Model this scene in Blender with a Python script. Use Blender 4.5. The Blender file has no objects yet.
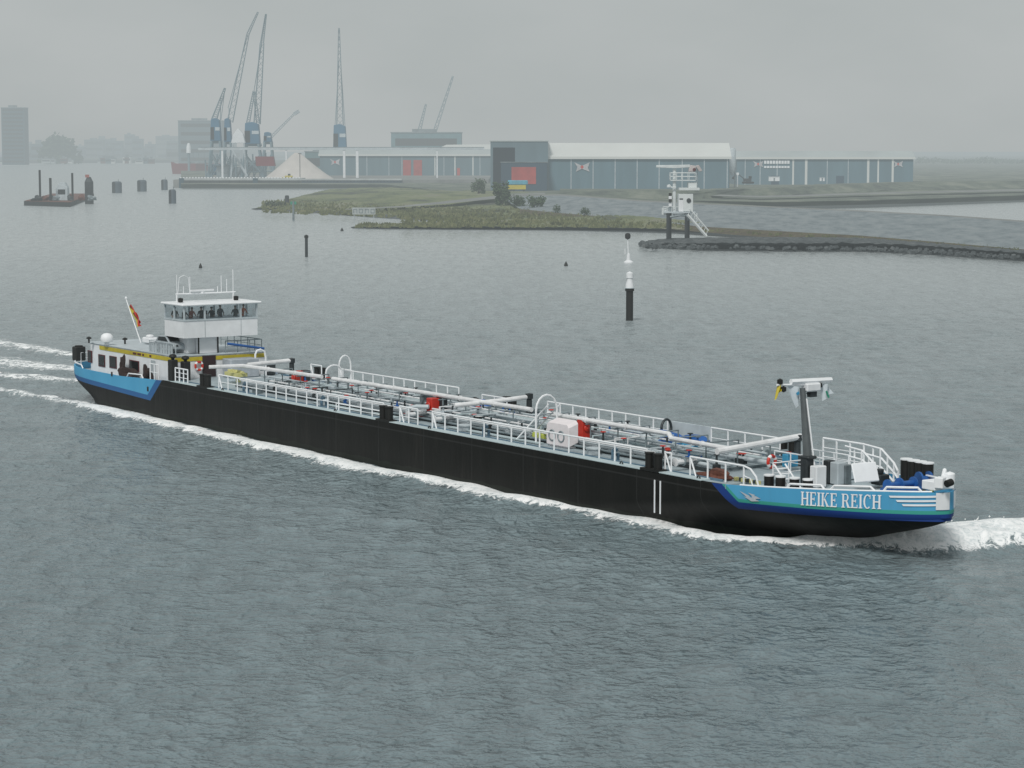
import bpy, bmesh, math, random
import numpy as np
from mathutils import Vector, Matrix
random.seed(7); np.random.seed(7)
R = math.radians
# ------------------------------------------------------------------ camera geometry
F_PX, HOR, CAM_H = 2300.0, 150.0, 22.682
PITCH = math.atan((384 - HOR) / F_PX)
def ray(px, py):
    a, b = (px - 512) / F_PX, (384 - py) / F_PX
    return Vector((a, math.cos(PITCH) + b * math.sin(PITCH), -math.sin(PITCH) + b * math.cos(PITCH)))
def at(px, py, z=None, Y=None):
    """world point seen at a photo position, on the height z or at the distance Y"""
    d = ray(px, py)
    k = (z - CAM_H) / d.z if z is not None else Y / d.y
    return Vector((d.x * k, d.y * k, CAM_H + d.z * k))
SX, SY, STH = -37.442, 214.156, -0.96936          # tanker: stern position and heading
SC, SS = math.cos(STH), math.sin(STH)
def sat(px, py, t=None, z=None, s=None):
    """ship coordinates (s from the stern, t to port, z up) seen at a photo position"""
    D = ray(px, py)
    if z is not None: k = (z - CAM_H) / D.z
    elif t is not None: k = (t - SX * SS + SY * SC) / (-D.x * SS + D.y * SC)
    else: k = (s + SX * SC + SY * SS) / (D.x * SC + D.y * SS)
    x, y, zz = D.x * k, D.y * k, CAM_H + D.z * k
    return Vector(((x - SX) * SC + (y - SY) * SS, -(x - SX) * SS + (y - SY) * SC, zz))

scene = bpy.context.scene
COL = bpy.context.scene.collection
# ------------------------------------------------------------------ materials
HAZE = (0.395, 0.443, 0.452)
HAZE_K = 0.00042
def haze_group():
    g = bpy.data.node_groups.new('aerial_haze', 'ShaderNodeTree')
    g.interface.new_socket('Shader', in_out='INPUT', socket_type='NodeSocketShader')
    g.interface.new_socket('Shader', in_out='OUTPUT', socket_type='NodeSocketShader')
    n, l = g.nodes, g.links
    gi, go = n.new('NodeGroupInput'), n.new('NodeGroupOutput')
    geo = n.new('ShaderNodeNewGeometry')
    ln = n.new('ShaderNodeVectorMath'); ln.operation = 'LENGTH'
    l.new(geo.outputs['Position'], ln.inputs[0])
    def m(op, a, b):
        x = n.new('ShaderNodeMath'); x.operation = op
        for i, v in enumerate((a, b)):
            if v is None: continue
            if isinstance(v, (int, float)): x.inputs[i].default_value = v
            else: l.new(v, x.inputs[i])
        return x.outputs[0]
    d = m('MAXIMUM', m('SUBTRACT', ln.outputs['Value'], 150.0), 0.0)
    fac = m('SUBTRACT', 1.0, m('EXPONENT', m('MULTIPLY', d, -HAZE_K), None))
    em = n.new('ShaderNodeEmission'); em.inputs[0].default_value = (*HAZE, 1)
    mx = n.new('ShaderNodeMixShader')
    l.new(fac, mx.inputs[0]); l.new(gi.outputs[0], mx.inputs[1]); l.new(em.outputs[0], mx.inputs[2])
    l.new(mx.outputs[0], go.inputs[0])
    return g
HG = haze_group()
def new_mat(name):
    m = bpy.data.materials.new(name); m.use_nodes = True
    m.cycles.emission_sampling = 'NONE'
    nt = m.node_tree; nt.nodes.clear()
    out = nt.nodes.new('ShaderNodeOutputMaterial')
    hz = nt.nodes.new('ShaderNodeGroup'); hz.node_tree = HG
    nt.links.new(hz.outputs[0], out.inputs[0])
    b = nt.nodes.new('ShaderNodeBsdfPrincipled')
    nt.links.new(b.outputs[0], hz.inputs[0])
    return m, nt, b, hz
MATS = {}
def mat(name, col, rough=0.6, metal=0.0, var=0.18, scale=2.0, bump=0.0, stain=None):
    """painted or weathered surface: base colour broken up by two noises, rougher where dirtier"""
    if name in MATS: return MATS[name]
    m, nt, b, hz = new_mat(name); n, l = nt.nodes, nt.links
    tc = n.new('ShaderNodeTexCoord')
    n1 = n.new('ShaderNodeTexNoise'); n1.inputs['Scale'].default_value = scale; n1.inputs['Detail'].default_value = 5
    n2 = n.new('ShaderNodeTexNoise'); n2.inputs['Scale'].default_value = scale * 0.13; n2.inputs['Detail'].default_value = 2
    l.new(tc.outputs['Object'], n1.inputs['Vector']); l.new(tc.outputs['Object'], n2.inputs['Vector'])
    ad = n.new('ShaderNodeMath'); ad.operation = 'ADD'; l.new(n1.outputs[0], ad.inputs[0]); l.new(n2.outputs[0], ad.inputs[1])
    mr = n.new('ShaderNodeMapRange'); mr.inputs[1].default_value = 0.6; mr.inputs[2].default_value = 1.4
    l.new(ad.outputs[0], mr.inputs[0])
    dark = stain or tuple(c * (1 - 2 * var) for c in col)
    light = tuple(min(1, c * (1 + var)) for c in col)
    mx = n.new('ShaderNodeMix'); mx.data_type = 'RGBA'
    mx.inputs[6].default_value = (*dark, 1); mx.inputs[7].default_value = (*light, 1)
    l.new(mr.outputs[0], mx.inputs[0]); l.new(mx.outputs[2], b.inputs['Base Color'])
    b.inputs['Roughness'].default_value = rough; b.inputs['Metallic'].default_value = metal
    if bump:
        bp = n.new('ShaderNodeBump'); bp.inputs['Strength'].default_value = bump; bp.inputs['Distance'].default_value = 0.3
        l.new(n1.outputs[0], bp.inputs['Height']); l.new(bp.outputs[0], b.inputs['Normal'])
    MATS[name] = m
    return m
WHITE = mat('white_paint', (0.78, 0.80, 0.82), 0.5, var=0.08, scale=1.2)
RAILW = mat('rail_white_paint', (0.84, 0.86, 0.88), 0.5, var=0.05)
BLACK = mat('black_paint', (0.008, 0.009, 0.008), 0.6, var=0.3)
RUBBER = mat('black_rubber', (0.007, 0.007, 0.007), 0.8, var=0.3)
DECK = mat('grey_deck_paint', (0.36, 0.43, 0.46), 0.55, var=0.16, scale=0.9)
EDGE = mat('pale_gunwale_paint', (0.46, 0.55, 0.57), 0.55, var=0.1)
STEEL = mat('grey_steel', (0.23, 0.28, 0.30), 0.5, 0.2, var=0.3, scale=1.5)
DSTEEL = mat('dark_steel', (0.04, 0.05, 0.055), 0.55, 0.2, var=0.3, scale=1.5)
LSTEEL = mat('light_grey_paint', (0.50, 0.56, 0.59), 0.5, var=0.15, scale=1.5)
PIPEW = mat('white_pipe_paint', (0.76, 0.77, 0.78), 0.45, var=0.12, scale=2)
RED = mat('red_paint', (0.55, 0.035, 0.02), 0.5, var=0.15)
YEL = mat('yellow_paint', (0.55, 0.45, 0.03), 0.5, var=0.12)
PYEL = mat('pale_yellow_paint', (0.6, 0.58, 0.25), 0.5, var=0.12)
BLUE = mat('blue_paint', (0.02, 0.11, 0.36), 0.5, var=0.2)
LBLUE = mat('light_blue_paint', (0.05, 0.30, 0.50), 0.5, var=0.15)
GREEN = mat('green_paint', (0.03, 0.28, 0.18), 0.6)
CLOTHW = mat('white_cloth', (0.6, 0.66, 0.7), 0.8, var=0.08)
BROWN = mat('dark_brown_cloth', (0.035, 0.02, 0.017), 0.9, var=0.4, scale=4)
MAROON = mat('maroon_paint', (0.10, 0.02, 0.025), 0.6)
RUST = mat('rusty_red', (0.16, 0.06, 0.04), 0.8, var=0.3, scale=5)
GLASSD = mat('dark_window_glass', (0.015, 0.018, 0.02), 0.12, var=0.3)
def glass_mat():
    m, nt, b, hz = new_mat('clear_window_glass'); n, l = nt.nodes, nt.links
    tr = n.new('ShaderNodeBsdfTransparent'); tr.inputs[0].default_value = (0.84, 0.88, 0.90, 1)
    gl = n.new('ShaderNodeBsdfGlossy'); gl.inputs['Roughness'].default_value = 0.03
    mx = n.new('ShaderNodeMixShader'); mx.inputs[0].default_value = .16
    l.new(tr.outputs[0], mx.inputs[1]); l.new(gl.outputs[0], mx.inputs[2])
    l.new(mx.outputs[0], nt.nodes['Material Output'].inputs[0])
    return m
GLASS = glass_mat()
# ------------------------------------------------------------------ mesh builder
class MB:
    def __init__(s): s.v, s.f, s.mi, s.cur = [], [], [], 0
    def add(s, vs, fs):
        o = len(s.v); s.v += [tuple(v) for v in vs]
        s.f += [tuple(i + o for i in f) for f in fs]; s.mi += [s.cur] * len(fs); return s
    def box(s, c, d, rz=0, ry=0, rx=0, taper=1.0):
        M = Matrix.Translation(Vector(c)) @ Matrix.Rotation(rz, 4, 'Z') @ Matrix.Rotation(ry, 4, 'Y') @ Matrix.Rotation(rx, 4, 'X')
        x, y, z = d[0] / 2, d[1] / 2, d[2] / 2
        vs = [M @ Vector((a * x * (taper if e > 0 else 1), b * y * (taper if e > 0 else 1), e * z)) for e in (-1, 1) for a, b in ((-1, -1), (1, -1), (1, 1), (-1, 1))]
        return s.add(vs, [(3, 2, 1, 0), (4, 5, 6, 7), (0, 1, 5, 4), (1, 2, 6, 5), (2, 3, 7, 6), (3, 0, 4, 7)])
    def b2(s, a, b):  # box from min/max
        return s.box([(a[i] + b[i]) / 2 for i in range(3)], [abs(b[i] - a[i]) for i in range(3)])
    def tube(s, pts, r, n=8, r2=None):
        pts = [Vector(p) for p in pts]; N = len(pts); ring = []
        up = None
        for i, p in enumerate(pts):
            d = ((pts[min(i + 1, N - 1)] - p).normalized() + (p - pts[max(i - 1, 0)]).normalized())
            d = d.normalized() if d.length > 1e-6 else Vector((0, 0, 1))
            if up is None: up = Vector((0, 0, 1)) if abs(d.z) < .9 else Vector((1, 0, 0))
            a = d.cross(up).normalized(); b = a.cross(d).normalized(); up = b
            rr = r + ((r2 - r) * i / (N - 1) if r2 is not None else 0)
            ring += [p + (a * math.cos(q) + b * math.sin(q)) * rr for q in [2 * math.pi * k / n for k in range(n)]]
        fs = [(i * n + k, i * n + (k + 1) % n, (i + 1) * n + (k + 1) % n, (i + 1) * n + k) for i in range(N - 1) for k in range(n)]
        fs += [tuple(range(n))[::-1], tuple((N - 1) * n + k for k in range(n))]
        return s.add(ring, fs)
    def lathe(s, c, prof, n=16, ax=(0, 0, 1)):
        c = Vector(c); q = Vector((0, 0, 1)).rotation_difference(Vector(ax).normalized())
        vs = [c + q @ Vector((r * math.cos(2 * math.pi * k / n), r * math.sin(2 * math.pi * k / n), z)) for r, z in prof for k in range(n)]
        N = len(prof)
        fs = [(i * n + k, i * n + (k + 1) % n, (i + 1) * n + (k + 1) % n, (i + 1) * n + k) for i in range(N - 1) for k in range(n)]
        fs += [tuple(range(n))[::-1], tuple((N - 1) * n + k for k in range(n))]
        return s.add(vs, fs)
    def torus(s, c, R_, r, ax=(0, 0, 1), n=20, m=8, a0=0, a1=2 * math.pi):
        c = Vector(c); q = Vector((0, 0, 1)).rotation_difference(Vector(ax).normalized()); full = abs(a1 - a0 - 2 * math.pi) < 1e-6
        k_ = n if full else n + 1; vs = []
        for i in range(k_):
            a = a0 + (a1 - a0) * i / n
            for j in range(m):
                b = 2 * math.pi * j / m
                vs.append(c + q @ Vector(((R_ + r * math.cos(b)) * math.cos(a), (R_ + r * math.cos(b)) * math.sin(a), r * math.sin(b))))
        return s.add(vs, [(i * m + j, ((i + 1) % k_) * m + j, ((i + 1) % k_) * m + (j + 1) % m, i * m + (j + 1) % m) for i in range(n) for j in range(m)])
    def prism(s, poly, off):  # polygon (3d points) extruded by vector
        off = Vector(off); n = len(poly); vs = [Vector(p) for p in poly] + [Vector(p) + off for p in poly]
        return s.add(vs, [tuple(range(n))[::-1], tuple(range(n, 2 * n))] + [(i, (i + 1) % n, (i + 1) % n + n, i + n) for i in range(n)])
    def lattice(s, a, b, w0, w1, nb, r, side=Vector((1, 0, 0)), lean=None):
        """four-chord lattice boom from a to b"""
        a, b = Vector(a), Vector(b); d = (b - a).normalized()
        u = (side - d * side.dot(d)).normalized(); v = d.cross(u)
        pt = lambda i, k: a + (b - a) * (i / nb) + (u * (1, 1, -1, -1)[k] + v * (1, -1, -1, 1)[k]) * (w0 + (w1 - w0) * i / nb) / 2
        for k in range(4): s.tube([pt(0, k), pt(nb, k)], r, 4)
        for i in range(nb):
            for k in range(4):
                s.tube([pt(i, k), pt(i + 1, (k + 1) % 4)], r * .6, 4)
        return s
    def build(s, name, m, parent=None, smooth=False, bevel=0):
        me = bpy.data.meshes.new(name); me.from_pydata(s.v, [], s.f); me.validate()
        ms = m if isinstance(m, (list, tuple)) else [m]
        for x in ms: me.materials.append(x)
        if len(ms) > 1 and len(me.polygons) == len(s.mi): me.polygons.foreach_set('material_index', s.mi)
        bm = bmesh.new(); bm.from_mesh(me); bmesh.ops.recalc_face_normals(bm, faces=bm.faces)
        if bevel: bmesh.ops.bevel(bm, geom=[e for e in bm.edges if e.is_manifold and e.calc_face_angle(0) > .5], offset=bevel, segments=1, affect='EDGES')
        bm.to_mesh(me); bm.free()
        if smooth:
            me.polygons.foreach_set('use_smooth', [True] * len(me.polygons))
            try: me.set_sharp_from_angle(angle=R(35))
            except Exception: pass
        o = bpy.data.objects.new(name, me); COL.objects.link(o)
        if parent: o.parent = parent
        return o
def thing(name, label, cat, loc=(0, 0, 0), rz=0, group=None):
    o = bpy.data.objects.new(name, None); COL.objects.link(o); o.location = loc; o.rotation_euler = (0, 0, rz)
    o.empty_display_size = .5
    return tag(o, label, cat, group)
def tag(o, label, cat, group=None, kind=None):
    o['label'] = label; o['category'] = cat
    if group: o['group'] = group
    if kind: o['kind'] = kind
    return o
def struct(o, label=None):
    o['kind'] = 'structure'
    if label: o['label'] = label
    return o
def copy_tree(o, parent=None):
    c = o.copy(); COL.objects.link(c); c.parent = parent
    for ch in list(o.children): copy_tree(ch, c)
    return c
def smooth01(x): x = max(0, min(1, x)); return x * x * (3 - 2 * x)
def lerp_pts(xs, ys, x): return float(np.interp(x, xs, ys))

# ================================================================== TANKER
ship = thing('tanker_ship', 'long black inland tanker with light blue bow and stern and white raised wheelhouse', 'tanker ship', (SX, SY, 0), STH)
ZT = ([0, 6, 14, 22.2, 22.4, 60, 95, 99, 103, 106, 109.5], [3.2, 3.12, 3.1, 3.38, 3.43, 3.43, 3.36, 3.55, 3.78, 3.95, 4.1])
def ztop(s): return lerp_pts(*ZT, s)
def halfw(s, z):
    k = smooth01(z / 2.7)
    tip = 101.3 + 7.2 * k; sb = 80 + 13 * k; n = 1.6
    if s > sb:
        x = min(1, (s - sb) / (tip - sb)); return 5.7 * max(0, 1 - x ** n) ** (1 / n)
    st = 4.0 * (1 - smooth01(z / 2.2)); sb = 9 + 6 * (1 - k); n = 3.0
    if s < sb:
        x = min(1, (sb - s) / (sb - st)); return 5.7 * max(0, 1 - x ** n) ** (1 / n)
    return 5.7
def hull_hit(px, py):
    t = -5.5
    for _ in range(60):
        p = sat(px, py, t=t); t = .6 * t + .4 * (-halfw(min(p.x, 108.5), p.z))
    return p
def u2s(u, z):  # arc-like parameter 0..1 to s at level z
    k = smooth01(z / 2.7); tip = 101.3 + 7.2 * k; st = 4.0 * (1 - smooth01(z / 2.2))
    if u < .15: x = u / .15; return st + (15 - st) * (1 - math.cos(x * math.pi / 2))
    if u > .8: x = (u - .8) / .2; return 86 + (tip - 86) * math.sin(x * math.pi / 2)
    return 15 + (86 - 15) * (u - .15) / .65
def hull_material():
    m, nt, b, hz = new_mat('hull_paint'); n, l = nt.nodes, nt.links
    tc = n.new('ShaderNodeTexCoord'); sp = n.new('ShaderNodeSeparateXYZ'); l.new(tc.outputs['Object'], sp.inputs[0])
    S, Z = sp.outputs[0], sp.outputs[2]
    def mm(op, a, c=None, d=None):
        x = n.new('ShaderNodeMath'); x.operation = op
        for i, v in enumerate((a, c, d)):
            if v is None: continue
            if isinstance(v, (int, float)): x.inputs[i].default_value = v
            else: l.new(v, x.inputs[i])
        return x.outputs[0]
    def mix(fac, a, c):
        x = n.new('ShaderNodeMix'); x.data_type = 'RGBA'; l.new(fac, x.inputs[0])
        for i, v in ((6, a), (7, c)):
            if isinstance(v, tuple): x.inputs[i].default_value = (*v, 1)
            else: l.new(v, x.inputs[i])
        return x.outputs[2]
    dz = mm('SUBTRACT', 3.34, Z)
    AND = lambda a, c: mm('MULTIPLY', a, c)
    noise = n.new('ShaderNodeTexNoise'); noise.inputs['Scale'].default_value = 0.5; noise.inputs['Detail'].default_value = 6
    mpp = n.new('ShaderNodeMapping'); mpp.inputs['Scale'].default_value = (1, 1, 0.25); l.new(tc.outputs['Object'], mpp.inputs[0]); l.new(mpp.outputs[0], noise.inputs['Vector'])
    black = mix(noise.outputs[0], (0.006, 0.007, 0.006), (0.014, 0.014, 0.013))
    st2 = n.new('ShaderNodeTexNoise'); st2.inputs['Scale'].default_value = 1.0; st2.inputs['Detail'].default_value = 8; st2.inputs['Roughness'].default_value = .7
    mp3 = n.new('ShaderNodeMapping'); mp3.inputs['Scale'].default_value = (.9, 1, .12); l.new(tc.outputs['Object'], mp3.inputs[0]); l.new(mp3.outputs[0], st2.inputs['Vector'])
    sm_ = n.new('ShaderNodeMapRange'); sm_.inputs[1].default_value = .56; sm_.inputs[2].default_value = .74; sm_.inputs[4].default_value = .55; l.new(st2.outputs[0], sm_.inputs[0])
    black = mix(sm_.outputs[0], black, (.030, .028, .025))
    seam = mm('LESS_THAN', mm('ABSOLUTE', mm('SUBTRACT', mm('FRACT', mm('MULTIPLY', S, .165)), .5)), .006); strake = mm('LESS_THAN', mm('ABSOLUTE', mm('SUBTRACT', Z, 2.95)), .05)
    black = mix(mm('MULTIPLY', mm('MAXIMUM', seam, strake), .6), black, (.035, .036, .036))
    wet = mm('LESS_THAN', Z, mm('ADD', mm('MULTIPLY', noise.outputs[0], .5), .3)); black = mix(mm('MULTIPLY', wet, .6), black, (.022, .027, .022))
    sb = mm('SUBTRACT', S, mm('MULTIPLY', dz, 1.37))          # bow slant
    zn = mm('ADD', mm('MULTIPLY', mm('SUBTRACT', S, 97), 0.030), 2.06)   # bottom of navy band
    bow_navy = AND(mm('GREATER_THAN', sb, 94.9), mm('GREATER_THAN', Z, zn))
    bow_green = AND(mm('GREATER_THAN', sb, 95.75), mm('GREATER_THAN', Z, mm('ADD', zn, 0.42)))
    bow_blue = AND(mm('GREATER_THAN', sb, 96.05), mm('GREATER_THAN', Z, mm('ADD', zn, 0.62)))
    sa = mm('ADD', S, mm('MULTIPLY', dz, 1.2))
    za = mm('ADD', mm('MULTIPLY', mm('SUBTRACT', 20.3, S), 0.028), 1.5)
    st_dark = AND(mm('LESS_THAN', sa, 22.35), mm('GREATER_THAN', Z, za))
    st_blue = AND(mm('LESS_THAN', sa, 21.3), mm('GREATER_THAN', Z, mm('ADD', za, 0.42)))
    lb = mix(noise.outputs[0], (0.06, 0.29, 0.50), (0.10, 0.40, 0.64))
    lb = mix(mm('MULTIPLY', sm_.outputs[0], .55), lb, (.10, .22, .30))
    c = mix(bow_navy, black, (0.015, 0.05, 0.22)); c = mix(bow_green, c, (0.05, 0.33, 0.27)); c = mix(bow_blue, c, lb)
    c = mix(st_dark, c, (0.03, 0.12, 0.30)); c = mix(st_blue, c, lb)
    l.new(c, b.inputs['Base Color']); b.inputs['Roughness'].default_value = 0.6; b.inputs['Specular IOR Level'].default_value = .25
    bh = n.new('ShaderNodeBump'); bh.inputs['Strength'].default_value = .35; bh.inputs['Distance'].default_value = .25; l.new(noise.outputs[0], bh.inputs['Height']); l.new(bh.outputs[0], b.inputs['Normal'])
    return m
def build_hull():
    mb = MB(); NU = 220; zs = [-1.3, -.4, 0, .2, .45, .7, .95, 1.2, 1.45, 1.7, 1.95, 2.2, 2.4, 2.6, 2.8, 3.0]
    def column(u, side):
        pts = []
        for z in zs: s = u2s(u, z); pts.append((s, side * halfw(s, z), z))
        s = u2s(u, 3.4); zt = ztop(s)
        pts.append((s, side * halfw(s, 3.3), 3.25 if zt > 3.3 else zt - .06)); s = u2s(u, 3.6); pts.append((s, side * halfw(s, 3.6), zt))
        pts.append((s if s < 108.3 else 108.3, side * max(0, halfw(s, 3.6) - .14), zt)); zd = 2.4
        pts.append((min(s, 108.3), side * max(0, halfw(s, 3.6) - .15), zd)); return pts
    us = [i / NU for i in range(NU + 1)]
    cols = [column(u, -1) for u in us] + [column(u, 1) for u in us[::-1]]
    m = len(cols[0]); vs = [p for c in cols for p in c]; N = len(cols)
    mb.add(vs, [(i * m + j, ((i + 1) % N) * m + j, ((i + 1) % N) * m + j + 1, i * m + j + 1) for i in range(N) for j in range(m - 1)])
    return mb.build('hull', hull_material(), ship, smooth=True)
build_hull()
# deck plates: aft well deck, main deck, foredeck
dk = MB()
def deck_strip(s0, s1, z, n, inset=.13):
    ss = [s0 + (s1 - s0) * i / n for i in range(n + 1)]; L_ = [(s, -max(0, halfw(s, 3.5) - inset), z) for s in ss]; R_ = [(s, max(0, halfw(s, 3.5) - inset), z) for s in ss]
    dk.add(L_ + R_, [(i, i + 1, n + 1 + i + 1, n + 1 + i) for i in range(n)])
deck_strip(.2, 22.4, 2.55, 40); deck_strip(22.4, 96, 3.40, 60); deck_strip(96, 108.2, 3.2, 60)
dk.add([(22.4, -5.6, 2.5), (22.4, 5.6, 2.5), (22.4, 5.6, 3.4), (22.4, -5.6, 3.4)], [(0, 1, 2, 3)])
dk.add([(96, -5.5, 3.15), (96, 5.5, 3.15), (96, 5.5, 3.4), (96, -5.5, 3.4)], [(0, 1, 2, 3)])
dk.build('deck', DECK, ship)
gw = MB()
for sd in (-1, 1):
    for a, b in ((24, 57.2), (59, 88.2), (90, 94.0)):
        gw.b2((a, sd * 4.95, 3.39), (b, sd * 5.69, 3.475))
gw.build('gunwale', EDGE, ship, bevel=.02)
kr = MB()
for sd in (-1, 1): kr.b2((24, sd * 4.80, 3.39), (95, sd * 4.93, 3.53))
kr.build('deck_coaming', mat('blue_grey_paint', (0.10, 0.18, 0.25), .5), ship)
# ---- bulwark cap rail on bow and low white rails
def rail_run(pts, h=1.15, post=1.6, mids=(.55,), r=.045, name='railing', base=None, leanpost=False, m=None, rp=.04):
    mb = MB(); pts = [Vector(p) for p in pts]
    top = [p + Vector((0, 0, h)) for p in pts]; mb.tube(top, r, 6)
    for q in mids: mb.tube([p + Vector((0, 0, h * q)) for p in pts], r * .55, 5)
    for a, b in zip(pts[:-1], pts[1:]):
        n = max(1, round((b - a).length / post))
        for i in range(n + 1):
            p = a.lerp(b, i / n); mb.tube([p, p + Vector((0, 0, h))], rp, 5)
    if leanpost:
        d = (pts[1] - pts[0]).normalized(); mb.tube([top[0], pts[0] + d * .55], rp, 5)
    return mb.build(name, m or RAILW, ship)
ZD = 3.42
rail_run([(31.4, -4.95, ZD), (57.1, -4.95, ZD)], leanpost=True, mids=(.5,), r=.06, rp=.055)
rail_run([(50.3, -4.95, ZD), (57.1, -4.95, ZD)], h=.55, mids=(.5,), post=50)
rail_run([(59.3, -4.95, ZD), (61.7, -4.95, ZD)], leanpost=True, mids=(.4,), r=.06, rp=.055)
rail_run([(63.6, -4.95, ZD), (87.9, -4.95, ZD)], leanpost=True, mids=(), r=.06, rp=.055)
rail_run([(89.7, -4.95, ZD), (90.3, -4.95, ZD)], leanpost=True, mids=(), r=.06, rp=.055)
rail_run([(92.1, -4.95, ZD), (97.0, -4.95, ZD)], leanpost=True, mids=(), r=.06, rp=.055)
mbx = MB(); mbx.tube([(97, -4.95, 4.57), (97.6, -4.95, 4.45), (98.1, -4.95, 4.05), (98.4, -4.95, 3.3)], .06, 6).tube([(97, -4.95, 4.0), (97.6, -4.95, 3.9), (97.9, -4.95, 3.3)], .04, 5)
mbx.build('railing_end', RAILW, ship)
rail_run([(24.0, -5.2, ZD), (26.3, -5.2, ZD)], mids=(.35, .68), post=.75, r=.06, rp=.055)
rail_run([(34.4, 4.95, ZD), (51.8, 4.95, ZD)], h=1.25, mids=(.45,), r=.06, rp=.055)
rail_run([(55.0, 4.95, ZD), (58.3, 4.95, ZD)], h=1.0, mids=(), r=.06, rp=.055)
rail_run([(63.5, 4.95, ZD), (77.4, 4.95, ZD)], h=1.25, mids=(.45,), r=.06, rp=.055)
rail_run([(82.0, 4.95, ZD), (88.8, 4.95, ZD)], h=1.2, mids=(.45,), r=.06, rp=.055)
for a in (29.3, 34.2):
    rail_run([(a - .3, 4.95, ZD), (a + 1.5, 4.95, ZD)], leanpost=True, h=1.3, mids=(), r=.06, rp=.055)
# grey-blue screen on the port rail
MB().b2((77.8, 4.9, ZD), (81.9, 4.98, ZD + 1.25)).build('wind_screen', LSTEEL, ship, bevel=.02)
# ---- double bollard blocks along both edges
for sd in (-1, 1):
    for s in (29.8, 58.1, 89.1):
        mb = MB().b2((s - .9, sd * 5.0, 3.4), (s + .9, sd * 5.72, 3.56))
        mb.build('bollard_base', BLACK, ship)
        for q in (-.42, .42):
            MB().lathe((s + q, sd * 5.35, 3.55), [(.27, 0), (.27, .85), (.31, .86), (.31, .95), (.0, .97)], 12).build('bollard', BLACK, ship, smooth=True)
# draft marks
for q in (0, .55):
    p = sat(654 + q * 9, 480, t=-5.71); MB().b2((89.6 + q * 1.0, -5.725, .95), (89.72 + q * 1.0, -5.705, 2.95)).build('draft_mark', RAILW, ship)

for s in (33, 51, 64, 86, 93.5): MB().torus((s, -5.45, 3.5), .13, .05, (0, 1, 0), 10, 5).build('fairlead', DSTEEL, ship)

# ---- deckhouse (aft)
dh = MB()
prof = [(4.4, -3.9), (4.9, -4.28), (6.3, -4.32), (22.1, -4.32), (22.1, 4.32), (6.3, 4.32), (4.9, 4.28), (4.4, 3.9)]
dh.prism([(s, t, 2.56) for s, t in prof], (0, 0, 2.72)).build('deckhouse_wall', WHITE, ship, bevel=.05)
MB().prism([(s * 1.0 + (-.08 if s < 6 else .1 if s > 22 else 0), t * 1.02, 5.285) for s, t in prof], (0, 0, .1)).build('deckhouse_roof', LSTEEL, ship, bevel=.02)
MB().b2((7.0, -4.36, 4.86), (22.08, -4.335, 5.2)).b2((22.12, -4.3, 4.86), (22.15, 4.3, 5.2)).build('yellow_stripe', YEL, ship)
lt = MB()
for a, b in ((133, 136.5), (137.5, 141), (142.3, 144), (149.5, 151.3)):
    p0, p1 = sat(a, 353.5, t=-4.36), sat(b, 353.5, t=-4.36); zz = 5.03
    MB().b2((p0.x, -4.385, zz - .09), (p1.x, -4.365, zz + .09)).build('stripe_lettering', MAROON, ship)
def dh_window(x0, y0, x1, y1, m=GLASSD, name='window'):
    a, b = sat(x0, y0, t=-4.33), sat(x1, y1, t=-4.33); z1, z0 = a.z, sat(x0, y0 + (y1 - y0) * .93, t=-4.33).z
    fr = MB()
    fr.b2((a.x - .08, -4.38, z0 - .08), (b.x + .08, -4.325, z1 + .08)); f = fr.build(name, MAROON if m is GLASSD else WHITE, ship, bevel=.01)
    MB().b2((a.x + .06, -4.40, z0 + .03), (b.x - .02, -4.385, z1)).build('pane', m, f)
for w in ((88.3, 351, 92, 362), (99, 355, 105, 366), (110, 356.5, 116.5, 367.5), (121, 358, 124.8, 371), (130, 360.5, 139, 370)): dh_window(*w)
dr = MB().b2((17.6, -4.38, 2.7), (18.4, -4.33, 4.7)).build('side_door', LSTEEL, ship); MB().box((18.3, -4.41, 3.7), (.06, .05, .2)).build('handle', DSTEEL, dr)
# dark hanging awning bundle amidships of the house side
def crumple(c, d, n=9, amp=.25, seed=1):
    rnd = random.Random(seed); mb = MB(); bm = bmesh.new(); bmesh.ops.create_icosphere(bm, subdivisions=3, radius=1)
    ph = [Vector((rnd.uniform(-4, 4), rnd.uniform(-4, 4), rnd.uniform(-4, 4))) for _ in range(n)]
    vs = []
    for v in bm.verts:
        p = v.co; k = 1 + amp * sum(math.sin(p.dot(q) + i) for i, q in enumerate(ph)) / n * 2.4
        vs.append((c[0] + p.x * d[0] * k, c[1] + p.y * d[1] * k, c[2] + max(-.6, p.z) * d[2] * k))
    mb.add(vs, [tuple(v.index for v in f.verts) for f in bm.faces]); bm.free(); return mb
p = sat(129, 371, t=-5.1); q = sat(147, 371, t=-5.1); o3 = sat(118, 368, t=-5.1)
tarp = crumple((p.x, -5.0, 3.3), (1.9, .38, .5), seed=3, amp=.6); tarp.add(*(lambda m_: (m_.v, m_.f))(crumple((q.x, -5.15, 3.45), (.7, .3, .8), seed=5, amp=.7)))
tarp.add(*(lambda m_: (m_.v, m_.f))(crumple((o3.x + .8, -5.05, 3.95), (.55, .2, .8), seed=6, amp=.7)))
tarp = tag(tarp.build('tarpaulin', BROWN, None, smooth=True), 'dark brown crumpled tarpaulin heaped along the starboard side of the deckhouse', 'tarpaulin')
tarp.location = (SX, SY, 0); tarp.rotation_euler = (0, 0, STH)
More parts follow.
